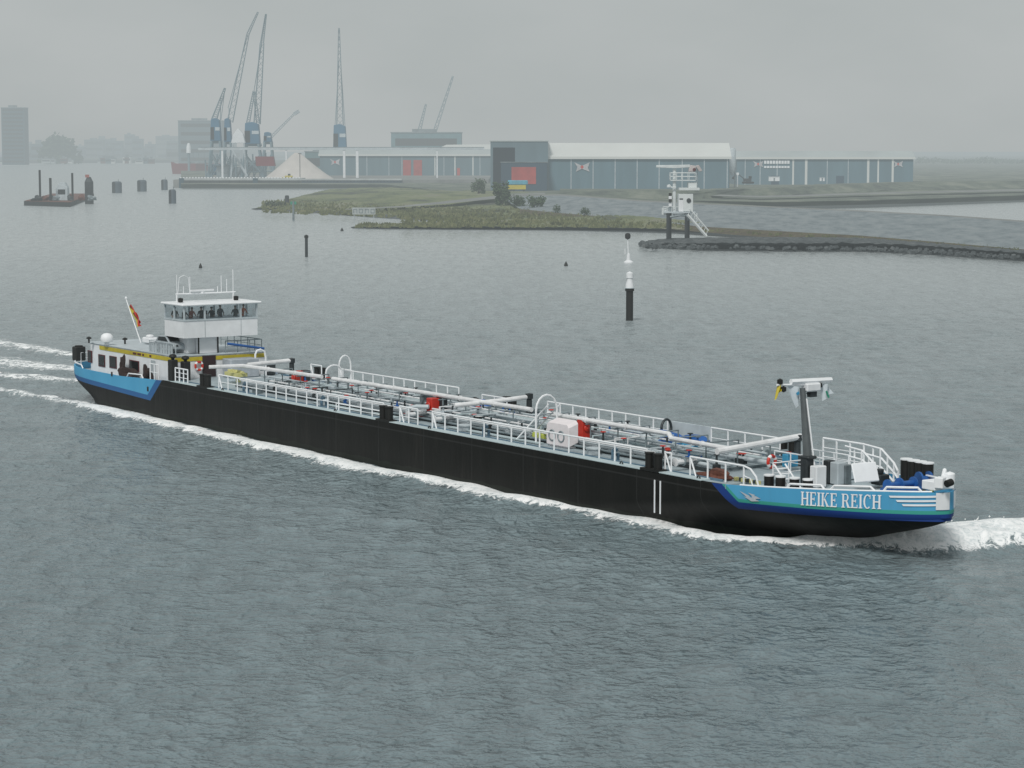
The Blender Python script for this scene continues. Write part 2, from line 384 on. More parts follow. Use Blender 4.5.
# rail on aft bulwark
mb = MB()
for a, b in ((1.6, 6.0), (15.4, 18.6)):
    ss = [a + (b - a) * i / 10 for i in range(11)]
    for sd in (-1, 1): MB().tube([(s, sd * (halfw(s, 3.2) - .1), ztop(s) + (.0 if i in (0, 10) else .3)) for i, s in enumerate(ss)], .06, 6).build('bulwark_rail', RAILW, ship)
mb = MB()
for i in range(3): mb.tube([(19.6 + i * .8, -5.4, 3.2), (19.6 + i * .8, -5.4, 4.6)], .05, 5)
mb.tube([(19.6, -5.4, 4.6), (21.2, -5.4, 4.6)], .05, 5).tube([(19.6, -5.4, 3.9), (21.2, -5.4, 3.9)], .04, 5); mb.build('gangway_rail', RAILW, ship)
for px, py in ((112, 374), (148, 389)):
    p = hull_hit(px, py); MB().box((p.x, -halfw(p.x, p.z) - .02, p.z), (.28, .08, .4)).build('fairlead', BLACK, ship, bevel=.04)
# stern gear
p = sat(79, 357, t=-3.6); MB().box((p.x, -3.6, 4.0), (.9, 1.0, 1.3)).lathe((p.x, -3.6, 4.65), [(.4, 0), (.4, .1), (0, .12)], 10).build('stern_winch', BLACK, ship, bevel=.08)
rail_run([(1.2, -3.6, 3.0), (1.0, 0, 3.0), (1.2, 3.6, 3.0)], h=1.1, name='stern_railing')
RF = 5.39
def on_roof(px, py, t, z=RF): q = sat(px, py, t=t); return (q.x, t, z)
p = sat(107, 345, z=RF); MB().lathe((p.x, p.y, RF), [(.22, 0), (.22, .25), (.5, .3), (.58, .55), (.5, .85), (.3, 1.02), (.0, 1.08)], 16).build('satellite_dome', RAILW, ship, smooth=True)
p = sat(151, 344, z=RF); MB().b2((p.x - .8, p.y - .5, RF + .1), (p.x + .8, p.y + .5, RF + .6)).lathe((p.x - .2, p.y, RF + .6), [(.4, 0), (.35, .2), (0, .25)], 10).build('roof_locker', WHITE, ship, bevel=.08)
for px, py in ((89, 343), (125, 344), (161, 344)):
    p = sat(px, py, z=RF); MB().lathe((p.x, p.y, RF), [(.08, 0), (.08, .35), (.24, .38), (.22, .5), (0, .6)], 10).build('roof_vent', BLACK, ship, smooth=True)
# slatted pale screen on the roof edge
mb = MB()
for i in range(9): mb.box((16.9 + i * .5, -4.0, RF + .38), (.36, .04, .75))
mb.tube([(16.7, -4.0, RF + .78), (21.1, -4.0, RF + .78)], .04, 5); mb.build('roof_screen', LSTEEL, ship)
rail_run([(16.8, -4.1, RF), (21.9, -4.1, RF)], h=.95, post=1.7, mids=(), name='roof_railing', m=LSTEEL)
rail_run([(21.9, .6, RF), (21.9, 4.1, RF), (13, 4.1, RF)], h=1.0, post=1.3, mids=(.5,), name='roof_railing', m=STEEL)
# two tall black ventilators on the side deck
for px, t, h in ((173, -4.2, 2.2), (185.5, -4.1, 2.0)):
    p = sat(px, 372, s=23.0 if px < 180 else 23.4)
    MB().box((p.x, p.y, 3.4 + h * .4), (.75, .62, h * .8)).lathe((p.x, p.y, 3.4 + h * .8), [(.15, 0), (.15, .15), (.36, .2), (.3, .42), (0, .5)], 12).build('black_ventilator', BLACK, ship, bevel=.06)
# front of deckhouse: door, white locker, yellow end
fd = MB().b2((22.16, -1.75, 3.45), (22.2, -.5, 5.25)).build('front_door', mat('dark_doorway', (.03, .012, .014), .7), ship)
MB().box((22.23, -.65, 4.3), (.06, .05, .2)).build('handle', DSTEEL, fd)
mb = MB().b2((22.6, -.1, 3.42), (24.2, 2.6, 5.0)); mb.build('deck_locker', mat('pale_grey_paint', (.42, .46, .5), .5), ship, bevel=.06)
MB().b2((23.2, 3.6, 3.42), (23.9, 4.4, 4.6)).build('vent_cowl', DSTEEL, ship, bevel=.1)
mb = MB(); mb.tube([(23.9, 2.4, 3.4), (23.9, 2.4, 5.3), (23.9, 2.55, 5.6), (23.9, 2.9, 5.7), (23.9, 3.3, 5.5), (23.9, 3.4, 5.0), (23.9, 3.4, 3.4)], .09, 6); mb.build('hoop_rail', RAILW, ship)
mb = MB().tube([(22.3, .6, 6.2), (22.7, 3.9, 5.65)], .12, 6); mb.build('boom', BLUE, ship)
# ---- wheelhouse
WS0, WS1, WT = 18.6, 22.3, 3.5
ZS, ZB, ZR = sat(184, 321.5, t=-WT).z, sat(184, 338.5, t=-WT).z, sat(184, 306.5, t=-WT).z
print('WH', ZB, ZS, ZR)
col = MB().b2((18.8, -1.75, RF), (21.5, .05, ZB)); col.b2((18.4, -2.5, RF), (20.9, -1.77, ZB)); wc = col.build('lift_column', WHITE, ship, bevel=.04)
MB().b2((21.51, -1.83, RF), (21.56, -1.71, ZB)).b2((21.51, .0, RF), (21.56, .13, ZB)).build('column_guide', BLACK, wc)
wh = MB()
wh.b2((WS0, -WT, ZB), (WS1, WT, ZB + .1))
wh.b2((WS1 - .08, -WT, ZB + .1), (WS1, WT, ZS)); wh.b2((WS0, -WT, ZB + .1), (WS0 + .08, WT, ZS))
wh.b2((WS0 + .08, -WT, ZB + .1), (WS1 - .08, -WT + .08, ZS)); wh.b2((WS0 + .08, WT - .08, ZB + .1), (WS1 - .08, WT, ZS))
wh.b2((WS0 + .1, -WT + .1, ZS - .9), (WS1 - .1, WT - .1, ZS - .84))
whw = wh.build('wheelhouse_wall', WHITE, ship)
sm = MB()
TM = [sat(x, 320, s=WS1).y for x in (205, 241)]
for t in TM: sm.b2((WS1, t - .015, ZB + .02), (WS1 + .012, t + .015, ZS - .02))
sm.build('panel_seam', STEEL, whw)
mb = MB().b2((WS0 - .05, -WT - .05, ZS), (WS1 + .05, WT + .05, ZS + .12))
mul = [(WS1 - .05, t) for t in (-WT + .05, TM[0], TM[1], WT - .05)] + [(WS0 + .05, t) for t in (-WT + .05, -1.2, 1.2, WT - .05)] + [(20.4, -WT + .05), (20.4, WT - .05)]
for s, t in mul: mb.b2((s - .06, t - .07, ZS + .12), (s + .06, t + .07, ZR))
mb.build('window_frame', LSTEEL, ship)
def pane(a, b): MB().add([(a[0], a[1], ZS + .1), (b[0], b[1], ZS + .1), (b[0], b[1], ZR), (a[0], a[1], ZR)], [(0, 1, 2, 3)]).build('window_pane', GLASS, ship)
fs_, as_, st_, pt_ = WS1 - .05, WS0 + .05, -WT + .05, WT - .05
for a, b in (((fs_, st_ + .08), (fs_, TM[0] - .08)), ((fs_, TM[0] + .08), (fs_, TM[1] - .08)), ((fs_, TM[1] + .08), (fs_, pt_ - .08)), ((as_, st_ + .08), (as_, -1.28)), ((as_, -1.12), (as_, 1.12)), ((as_, 1.28), (as_, pt_ - .08)),
             ((as_ + .07, st_), (20.33, st_)), ((20.47, st_), (fs_ - .07, st_)), ((as_ + .07, pt_), (20.33, pt_)), ((20.47, pt_), (fs_ - .07, pt_))): pane(a, b)
MB().b2((WS0 - .25, -WT - .25, ZR + .01), (WS1 + .3, WT + .3, ZR + .2)).build('wheelhouse_roof', RAILW, ship, bevel=.06)
MB().b2((21.2, -1.3, ZS - .83), (21.9, 1.4, ZS - .1)).build('steering_console', DSTEEL, ship, bevel=.05)
mb = MB(); mb.tube([(20, -3.1, ZR + .9), (20, 2.6, ZR + .9)], .07, 6)
for t in (-3.0, 2.4): mb.tube([(20, t, ZR + .15), (20, t, ZR + .9)], .07, 6)
mb.tube([(20, -2.9, ZR + .9), (20, -2.75, ZR + 2.3), (20, -2.3, ZR + 2.5), (20, -1.9, ZR + 2.3), (20, -1.75, ZR + .9)], .03, 5)
mb.build('antenna_frame', RAILW, ship)
for t, z0, z1 in ((-3.5, 10.55, 12.2), (-2.8, 10.55, 11.2), (-2.1, 10.55, 12.0), (.9, 10.55, 11.1), (1.3, 10.55, 12.0), (1.9, 10.55, 11.7), (2.6, 10.55, 12.5)):
    MB().tube([(20, t * .88 + .1, z0 - 10.55 + ZR + .9), (20, t * .88 + .1, z1 - 10.55 + ZR + .9)], .032, 5).build('antenna', RAILW, ship)
for t in (-2.8, 2.5): MB().lathe((20.3, t, ZR + .2), [(.18, 0), (.22, .1), (.22, .35), (0, .4)], 10).build('horn', BLACK, ship)
MB().box((20, -.6, ZR + 1.15), (.25, 2.3, .14), rz=.12).lathe((20, -.6, ZR + .9), [(.16, 0), (.16, .15)], 8).build('radar_scanner', RAILW, ship)
# stern flag on raked staff
p0 = sat(141, 343, z=RF); a0 = Vector((p0.x, p0.y, RF)); p1 = sat(126, 299, t=p0.y - .2)
MB().tube([a0, p1], .05, 6).lathe(p1, [(.1, 0), (.12, .1), (0, .25)], 8).build('flagstaff', RAILW, ship)
def cloth(P, name, m, bands=1, wav=.12, parent=ship):
    """P: 2x? corner control points (top-left, top-right, bottom-right, bottom-left)"""
    a, b, c, d = [Vector(q) for q in P]; n = 12; vs = []
    nn = (b - a).cross(d - a).normalized()
    for i in range(n + 1):
        for j in range(n + 1):
            u, v = i / n, j / n; q = (a.lerp(b, u)).lerp(d.lerp(c, u), v); vs.append(q + nn * wav * math.sin(u * 7 + v * 3) * (.3 + u))
    mb = MB(); 
    for i in range(n):
        for j in range(n):
            mb.cur = min(bands - 1, j * bands // n); mb.add([vs[i * (n + 1) + j], vs[(i + 1) * (n + 1) + j], vs[(i + 1) * (n + 1) + j + 1], vs[i * (n + 1) + j + 1]], [(0, 1, 2, 3)])
    return mb.build(name, m, parent)
T_ = p0.y - .1; G = lambda px, py: sat(px, py, t=T_)
cloth([G(128.5, 307), G(138.5, 325), G(140.5, 322), G(130.8, 304)][::-1], 'stern_flag', [RED, MAROON, YEL], 3, .05)
cloth([G(130.5, 308), G(137.5, 327), G(141, 326), G(137, 313)], 'stern_flag', [YEL, RED], 2, .08)
# ---- deck piping and gear
def long_pipe(pts, r, m=PIPEW, name='cargo_pipe', fl=5.5):
    mb = MB(); mb.tube(pts, r, 10)
    P = [Vector(q) for q in pts]
    for a, b in zip(P[:-1], P[1:]):
        L_ = (b - a).length; k = int(L_ // fl)
        for i in range(1, k + 1):
            c = a.lerp(b, i / (k + 1)); d = (b - a).normalized(); mb.tube([c - d * .05, c + d * .05], r * 1.28, 10)
    return mb.build(name, m, ship, smooth=True)
def S3(px, py, z): q = sat(px, py, z=z); return (q.x, q.y, z)
# hose crane jibs and white walk pipes
long_pipe([(28.2, -4.2, 4.9), (29.2, -1.6, 4.95), (41, -.85, 4.95)], .16)
long_pipe([(29.3, -1.2, 5.0), (29.2, 3.1, 5.15)], .19, name='hose_boom')
long_pipe([(42.8, -.9, 4.95), (56, -.55, 4.95), (69.2, -.45, 4.95)], .16)
long_pipe([(62.5, -2.4, 4.75), (63.2, 1.2, 4.95), (63.4, 3.5, 5.1)], .17, name='hose_boom')
long_pipe([(71.8, -.9, 4.95), (85.2, -1.1, 4.95), (85.8, -1.4, 4.75), (92, -1.45, 4.7)], .16)
long_pipe([(92.8, -3.5, 4.85), (92.5, 0, 5.0), (92.35, 3.5, 5.2)], .2, name='hose_boom')
for s, t in ((29.2, 3.0), (63.4, 3.4), (92.3, 3.3)):
    MB().lathe((s, t, ZD), [(.3, 0), (.22, .2), (.2, 1.5), (.28, 1.55), (.28, 1.9), (0, 1.95)], 12).build('crane_pedestal', DSTEEL, ship, smooth=True)
# walkway trunk in the middle: pipes low
for t, z, r, m, a, b in ((-2.6, 3.75, .13, LSTEEL, 31, 91), (-2.1, 3.78, .12, STEEL, 33, 90), (-1.6, 3.74, .09, LSTEEL, 30, 92), (.4, 3.9, .14, LSTEEL, 31, 93), (1.0, 3.8, .1, STEEL, 31, 90), (-1.2, 4.0, .07, PIPEW, 33, 70), (-.8, 3.7, .08, LSTEEL, 40, 92), (.0, 3.75, .08, EDGE, 31, 88), (.7, 4.2, .06, PIPEW, 45, 92), (2.0, 4.1, .07, LSTEEL, 33, 91), (-2.85, 4.0, .05, PIPEW, 31, 86),
                         (1.6, 3.85, .12, EDGE, 35, 92), (2.3, 3.75, .1, LSTEEL, 32, 88), (3.0, 3.72, .12, LSTEEL, 36, 86), (-.3, 4.15, .08, LSTEEL, 30, 90), (-3.2, 3.62, .07, STEEL, 36, 88)):
    long_pipe([(a, t, z), (b, t, z)], r, m, 'deck_pipe', 4.0)
# dark long trunk side below the walk pipes
for t in (-3.0, 3.3): MB().b2((30.5, t, 3.42), (93, t + .1, 3.62)).build('pipe_curb', DSTEEL, ship)
rn = random.Random(5)
for i in range(21):
    s = 31.5 + i * 3.0
    mb = MB().b2((s - .05, -3.1, 3.42), (s + .05, 3.4, 3.56)); mb.tube([(s, -.8, 3.5), (s, -.8, 4.8)], .05, 5).tube([(s, -1.2, 4.72), (s, 1.8, 4.72)], .045, 5).tube([(s, 1.8, 3.5), (s, 1.8, 4.72)], .05, 5)
    mb.build('pipe_support', STEEL, ship)
for i in range(84):   # valves with hand wheels
    s, t = rn.uniform(31, 93), rn.choice((-2.6, -2.1, -1.6, .4, 1.0, 1.6, 2.3, 3.0)); h = rn.uniform(.35, .8)
    v = MB().lathe((s, t, 3.75), [(.2, 0), (.2, .12), (.08, .16), (.06, h), (.0, h + .02)], 8).box((s, t, 3.72), (.42, .3, .3)).build('valve', rn.choice((STEEL, DSTEEL, DSTEEL, LSTEEL, BLUE)), ship)
    MB().torus((s, t, 3.75 + h), .17, .03, (0, 0, 1), 10, 5).build('hand_wheel', rn.choice((DSTEEL, RED, STEEL)), v)
for i, s in enumerate((36, 46.5, 53, 66, 73, 81, 87.5)):   # tank hatches both sides
    for t in (-3.9, 4.0):
        if s == 73 and t < 0: continue
        mb = MB().lathe((s, t, 3.42), [(.42, 0), (.42, .32), (.5, .33), (.5, .4), (.3, .46), (0, .48)], 14); mb.build('tank_hatch', LSTEEL if (i % 2) else STEEL, ship, smooth=True)
for s in (35, 47.5, 69.5, 84):  # starboard goosenecks / little blue grey bollards on deck edge
    mb = MB().tube([(s, -4.6, 3.4), (s, -4.6, 4.0), (s + .2, -4.6, 4.2), (s + .42, -4.6, 4.1)], .11, 8).tube([(s, -4.2, 3.4), (s, -4.2, 3.85)], .1, 8)
    mb.build('vent_gooseneck', mat('blue_grey_paint', (0.10, 0.18, 0.25), .5), ship, smooth=True)
for i in range(44):  # cross branches & small clutter
    s = rn.uniform(31, 92); a = rn.uniform(-2.6, 0); b = a + rn.uniform(1.2, 3); z = rn.uniform(3.95, 4.35)
    MB().tube([(s, a, 3.7), (s, a, z), (s, b, z), (s, b, 3.7)], rn.uniform(.04, .09), 6).build('branch_pipe', rn.choice((LSTEEL, EDGE, DSTEEL, PIPEW, PIPEW)), ship)
# manifold clusters
for s in (59.5, 63, 90):
    for t in (-3.6, -3.0, 3.7):
        MB().tube([(s, t - .8, 3.95), (s, t + .8, 3.95)], .15, 8).tube([(s, t - .82, 3.95), (s, t - .76, 3.95)], .26, 10).build('manifold_pipe', PIPEW if t < -3.3 else STEEL, ship)
mb = MB().tube([(58.6, -3.9, 3.42), (58.6, -3.9, 4.1), (58.8, -3.8, 4.35), (59.2, -3.5, 4.45), (59.9, -2.9, 4.45)], .15, 8); mb.build('filling_pipe', LSTEEL, ship, smooth=True)
for t in (-3.75, 3.7):
    MB().b2((45, t - .25, 3.44), (57, t + .25, 3.5)).build('walkway', EDGE, ship)
    MB().b2((64, t - .25, 3.44), (75, t + .25, 3.5)).build('walkway', EDGE, ship)
# red hose boxes with dark frame
for px, py, hh in ((298, 387, 1.35), (433, 416, 1.35)):
    p = sat(px, py, z=ZD); 
    rb = MB().box((p.x, p.y, ZD + .75), (.75, .7, 1.15)).lathe((p.x, p.y - .38, ZD + .8), [(.3, 0), (.3, .1), (0, .11)], 12, (0, -1, 0)).build('fire_box', RED, ship, bevel=.05)
    MB().box((p.x + .2, p.y + .62, ZD + .7), (.9, .5, 1.35)).build('box_frame', DSTEEL, rb, bevel=.05)
p = sat(424, 417, z=ZD); MB().box((p.x - .2, p.y - .5, ZD + .12), (1.9, 1.2, .18)).build('drip_tray', RED, ship)
p = sat(424, 402, z=4.4); MB().lathe((55.0, 0, ZD), [(.5, 0), (.5, 1.2), (.42, 1.25), (.42, 1.6), (.15, 1.75), (0, 1.8)], 14).build('pump_unit', STEEL, ship, smooth=True)
# white hose-reel house with two ring emblems
cb_ = sat(546.5, 443.5, z=ZD + .1); hx, hy = cb_.x + 1.25, cb_.y
poly = [(hx - 1.25, 0), (hx + 1.25, 0), (hx + 1.25, 1.25), (hx + 1.05, 1.45), (hx - 1.05, 1.45), (hx - 1.25, 1.25)]
hb = MB().prism([(s, hy, ZD + .1 + z) for s, z in poly], (0, .75, .25)).b2((hx - 1.1, hy + .1, ZD), (hx + 1.1, hy + .7, ZD + .12)).build('white_housing', mat('pinkish_white_paint', (.78, .73, .74), .5, var=.06), ship, bevel=.02)
for q in (-.6, .4):
    MB().torus((hx + q, hy - .02, ZD + .72), .34, .05, (0, 1, 0), 20, 6).build('ring_emblem', STEEL, hb)
p = sat(584, 442, z=ZD); rb = MB().box((p.x, p.y, ZD + .85), (.6, .75, 1.4)).lathe((p.x + .3, p.y, ZD + .95), [(.26, 0), (.26, .1), (.1, .12), (0, .2)], 12, (1, 0, 0)).build('fire_box', RED, ship, bevel=.05)
MB().box((p.x - .45, p.y + .1, ZD + .8), (.2, .9, 1.4)).build('box_frame', BLACK, rb)
yb = sat(541, 440.5, z=ZD); MB().box((yb.x, yb.y, ZD + .3), (1.3, .6, .45)).lathe((yb.x, yb.y, ZD + .5), [(.3, 0), (.2, .2), (0, .22)], 8).build('yellow_box', mat('lime_yellow_paint', (.55, .62, .12), .5), ship, bevel=.06)
p = sat(236, 377, z=ZD + .5); mb = MB().box((p.x, p.y, ZD + .75), (2.2, 1.0, .3)).box((p.x + .4, p.y, ZD + .4), (.3, .3, .6)).tube([(p.x - 1.3, p.y, ZD + .95), (p.x + 1.3, p.y, ZD + .95)], .12, 8)
for q in (-.6, 0, .6): mb.lathe((p.x + q, p.y, ZD + .85), [(.18, 0), (.18, .25), (0, .27)], 8)
mb.build('yellow_manifold', PYEL, ship)
# hoop arches over the crossings
def hoop(base, w, h, name='hoop_rail', r=.075, dirv=(0, 1, 0)):
    b = Vector(base); d = Vector(dirv); pts = [b, b + Vector((0, 0, h * .62))]
    for i in range(9):
        a = math.pi * (1 - i / 8); pts.append(b + d * (w / 2 + w / 2 * math.cos(a)) + Vector((0, 0, h * .68 + math.sin(a) * h * .32)))
    pts += [b + d * w + Vector((0, 0, h * .6)), b + d * w]
    return MB().tube(pts, r, 6).build(name, RAILW, ship)
p = sat(326, 389, z=ZD); hoop((p.x, p.y, ZD), 1.5, 1.9); p = sat(333, 386, z=ZD); hoop((p.x + .5, p.y + .3, ZD), 1.1, 2.5)
p = sat(536, 443, z=ZD); hoop((p.x, p.y, ZD), 1.7, 3.15)
p = sat(503, 436, z=ZD)
for q in (0, 1.0): MB().tube([(72.3, -3.9 + q, ZD), (74.1, -2.5 + q, 5.9)], .05, 5).build('ladder_rail', RAILW, ship)
mb = MB()
for i in range(6): k = (i + .5) / 6; mb.box((72.3 + 1.8 * k, -3.4 + 1.4 * k, ZD + 2.4 * k), (.25, 1.0, .05))
mb.build('ladder_step', LSTEEL, ship)
for q_, w_ in ((79.6, 1.6), (82.4, 1.2), (57.0, 1.1)): crumple((q_, 3.3 if q_ > 60 else 3.6, ZD + .45), (w_, .42, .38), seed=int(q_ * 7), amp=.4).build('blue_cover', BLUE, ship, smooth=True)
# blue covers and hoses to port
for s, t, a, b, m_, sd in ((78.0, 2.6, 3.2, .5, BLUE, 11), (82.6, 1.4, 2.4, .5, BLUE, 12), (84.8, .8, 1.6, .4, LBLUE, 13), (57.3, 3.3, 1.8, .8, BLUE, 14), (56.2, 3.4, .8, .7, BLACK, 15), (80.5, .8, 1.5, .4, LSTEEL, 16)):
    crumple((s, t, ZD + .35), (a / 1.4, b, .55), seed=sd).build('blue_cover' if m_ in (BLUE, LBLUE) else 'hose_bundle', m_, ship, smooth=True)
MB().torus((78.2, 4.2, 4.3), .55, .09, (1, .3, 0), 18, 6).build('coiled_hose', DSTEEL, ship)
crumple((93.8, -4.2, ZD + .15), (1.3, .5, .3), seed=21, amp=.5).build('rope_pile', RUST, ship, smooth=True)
for i in range(7): MB().box((95.2 + i * .33, -4.0 + .07 * (i % 2), ZD + .12), (.2, .25, .2), rz=i).build('chain_link', (PYEL, DSTEEL)[i % 2], ship)
# ---- bow
def inner(px, py, inset):
    t = -4.0
    for _ in range(60): p = sat(px, py, t=t); t = .6 * t - .4 * (halfw(min(p.x, 108), 3.5) - inset)
    return p.x, t
ped = [inner(px, py, .75) for px, py in ((769, 484), (780.5, 485), (794.5, 486), (808, 486.5))]
for s, t in ped:
    b = MB().lathe((s, t, 3.2), [(.29, 0), (.29, .9), (.0, .91)], 12).build('bollard', BLACK, ship, smooth=True)
    MB().lathe((s, t, 4.11), [(.32, 0), (.32, .08), (0, .09)], 12).build('bollard_cap', RAILW, b)

# foremast raked aft
mbase = sat(807, 478, t=-1.2); MX, MT = mbase.x, -1.2
p1 = sat(802.5, 388, t=MT)
print('MAST', mbase, p1)
mb = MB().tube([(MX, MT, 3.2), (MX, MT, 5.2), (p1.x, MT, p1.z)], .34, 10, .16); mb.build('mast', mat('mast_grey', (.10, .115, .12), .5), ship, smooth=True)
MB().box((MX, MT, 4.1), (.62, .62, 1.8)).box((MX + .1, MT, 4.95), (.8, .75, .18)).build('mast_step', DSTEEL, ship, bevel=.08)
MB().tube([(MX + .5, MT + .3, 3.4), (p1.x + .25, MT + .1, p1.z - .6)], .05, 5).build('mast_stay', RAILW, ship)
zt_ = p1.z
Pm = lambda px, py, t=MT: sat(px, py, s=p1.x)
a, b = Pm(777, 385), Pm(822, 384.5)
MB().tube([a, b], .07, 6).build('mast_yard', RAILW, ship)
a, b = Pm(791, 381.8), Pm(831, 379.8)
MB().tube([a, b], .17, 6).build('radar_scanner', RAILW, ship)
q = Pm(811, 387); MB().box((q.x, q.y, q.z), (.6, 1.1, .5)).build('radar_gearbox', WHITE, ship, bevel=.08)
q = Pm(812, 393); MB().box((q.x, q.y, q.z), (.3, .5, .45)).tube([(q.x, q.y - .4, q.z), (q.x, q.y + .5, q.z + .3)], .06, 5).build('mast_light', DSTEEL, ship)
q = Pm(819, 386); MB().lathe((q.x, q.y, q.z - .15), [(.0, 0), (.2, .1), (.2, .3), (0, .4)], 10).build('mast_light', BLACK, ship)
for px, py in ((780, 381.5), (783.5, 389)):
    q = Pm(px, py); MB().lathe((q.x, q.y, q.z - .2), [(.0, 0), (.17, .08), (.17, .3), (0, .38)], 10).build('mast_light', BLACK, ship)
cloth([Pm(778.5, 381), Pm(783, 380), Pm(781, 391), Pm(774.5, 400.5)], 'signal_flag', YEL, 1, .1)
cloth([Pm(787.5, 386), Pm(801, 386.5), Pm(801, 398), Pm(796, 408)], 'signal_flag', CLOTHW, 1, .18)
cloth([Pm(820, 385), Pm(829, 383), Pm(832.5, 393), Pm(822.5, 401)], 'signal_flag', [CLOTHW, CLOTHW, CLOTHW], 3, .15)
a = Pm(795, 393); MB().box((a.x + .25, a.y, a.z), (.03, .22, .16), rx=.4).build('flag_emblem', LBLUE, ship)
a = Pm(825, 394); MB().box((a.x + .22, a.y, a.z), (.03, .12, .45), rx=.5).build('flag_emblem', GREEN, ship)
# fore rails & stairs
rail_run([(93.2, 4.6, ZD), (96.8, 4.6, ZD), ], h=1.7, mids=(.33, .66), post=1.4, r=.07, rp=.06)
def stair_rail(t):
    mb = MB()
    for k in (1.7, 1.15, .6): mb.tube([(96.8, t, ZD + k), (98.4, t - .1, ZD + k - .1), (99.9, t - .5, ZD + k - .75), (100.4, t - .65, ZD + k - 1.15 if k > 1.2 else ZD + .0 + k * .1)], .065, 5)
    for s, k in ((97.6, 1.65), (98.4, 1.6), (99.2, 1.3), (99.9, .95), (100.4, .6)): mb.tube([(s, t - max(0, s - 97.6) * .22, 3.25), (s, t - max(0, s - 97.6) * .22, ZD + k)], .055, 5)
    return mb.build('stair_rail', RAILW, ship)
stair_rail(4.6); stair_rail(3.1)
rail_run([(92.6, 1.2, ZD), (97, 1.2, ZD)], h=1.1, mids=(.5,), post=1.5)
rail_run([(97.3, -3.0, ZD), (97.3, -.6, ZD)], h=1.2, mids=(.5,), post=1.1)
rail_run([(93.4, 3.0, ZD), (97.2, 3.0, ZD)], h=1.2, mids=(.33, .66), post=1.3)
mb = MB()
for q in (0, .8): mb.tube([(97.9, -3.4 + q, 4.6), (99.6, -3.6 + q, 3.3)], .055, 5)
for i in range(5): mb.box((98.1 + i * .33, -3.05, 4.4 - i * .26), (.25, .8, .04))
mb.build('fore_stairs', RAILW, ship)
def blk(px, py, z, d, m, name, bev=.05, dz=None):
    q = sat(px, py, z=z); return MB().box((q.x, q.y, z + d[2] / 2), d).build(name, m, ship, bevel=bev)
blk(818, 487, 3.25, (.6, .8, 1.25), WHITE, 'deck_cabinet'); blk(829, 483, 3.25, (.5, .55, 1.35), DSTEEL, 'deck_cabinet'); blk(838, 484, 3.25, (.7, .7, 1.3), LSTEEL, 'deck_cabinet'); blk(846, 484, 3.25, (.45, .5, 1.15), STEEL, 'deck_cabinet')
blk(852, 478, 3.25, (1.0, 3.2, .5), LSTEEL, 'hatch_cover')
q = sat(790, 470, z=ZD); MB().box((q.x, q.y, ZD + .6), (.5, .9, .8)).build('blue_locker', LBLUE, ship, bevel=.05)
q = sat(865, 487, z=3.4); MB().box((q.x, q.y, 4.25), (.12, 1.75, 1.15), ry=-.35, rz=-.1).build('white_board', RAILW, ship, bevel=.05)
# anchor winch: blue drums and yellow guard
q = sat(901, 492, z=3.3); W_ = Vector((q.x, q.y, 3.75))
MB().lathe(W_ + Vector((0, -1.1, 0)), [(.36, 0), (.36, .08), (.17, .1), (.17, .9), (.38, .92), (.38, 1.02), (.17, 1.04), (.17, 2.0), (.36, 2.02), (.36, 2.1)], 16, (0, 1, 0)).box(W_ + Vector((0, 0, -.3)), (1.0, 2.3, .25)).build('anchor_winch', BLUE, ship, smooth=True)
q = sat(918, 489, z=3.3); MB().lathe((q.x, q.y, 3.75), [(.55, 0), (.55, .12), (.3, .14), (.3, .6), (.55, .62), (.55, .75)], 16, (.3, 1, 0)).build('mooring_winch', BLUE, ship, smooth=True)
q = sat(927, 490, z=3.3); MB().torus((q.x, q.y, 3.55), .6, .1, (.3, 1, 0), 14, 6, -.3, math.pi * .7).build('winch_guard', YEL, ship)
q = sat(880, 486, z=3.3); MB().box((q.x, q.y, 3.7), (.8, .8, .6)).lathe((q.x, q.y, 4.0), [(.2, 0), (.25, .3), (0, .32)], 8).build('capstan', DSTEEL, ship, bevel=.05)
# row of four black rollers to port with white caps
for i in range(4):
    q = sat(906 + i * 7.2, 479.5 + i * 1.4, z=3.5); b = MB().lathe((q.x, q.y, 3.3), [(.34, 0), (.34, 1.35), (0, 1.36)], 12).build('bollard', BLACK, ship, smooth=True)
    MB().lathe((q.x, q.y, 4.67), [(.37, 0), (.37, .08), (0, .09)], 12).build('bollard_cap', RAILW, b)
# stem fittings
q = sat(943, 487, t=0.0); q = sat(943, 488, z=4.2); ox, oy = q.x - 107.8, q.y
mb = MB().box((107.6, -.2, 4.4), (1.0, 1.5, .5)).tube([(107.2, 1.0, 4.2), (107.3, .6, 5.1), (107.7, .1, 4.8), (108.4, -.3, 4.7)], .13, 7).box((108.2, -.6, 4.6), (.5, .6, .6), rz=.4).lathe((107.9, .4, 4.5), [(.3, 0), (.3, .5), (0, .6)], 10)
_o = mb.build('bow_fairlead', RAILW, ship, bevel=.04); _o.location = (ox, oy, 0)
q = sat(949, 483, t=-.6); MB().lathe((q.x, q.y, q.z), [(.2, -.2), (.2, .2)], 10, (0, 1, .2)).build('bow_roller', BLACK, ship)
# white low rails on bow bulwark
mb = MB()
for a, b in ((100.2, 102.6), (102.9, 105.4), (105.8, 107.6)):
    ss = [a + (b - a) * i / 10 for i in range(11)]
    for sd in (-1, 1): MB().tube([(s, sd * (halfw(s, 3.6) - .1), ztop(s) + (.0 if i in (0, 10) else .26)) for i, s in enumerate(ss)], .07, 6).build('bulwark_rail', RAILW, ship)
ss = [97 + i * .5 for i in range(23)]
for sd in (-1, 1): MB().tube([(s, sd * (halfw(s, 3.6) - .07), ztop(s) + .03) for s in ss], .06, 6).build('bulwark_cap', RAILW, ship)
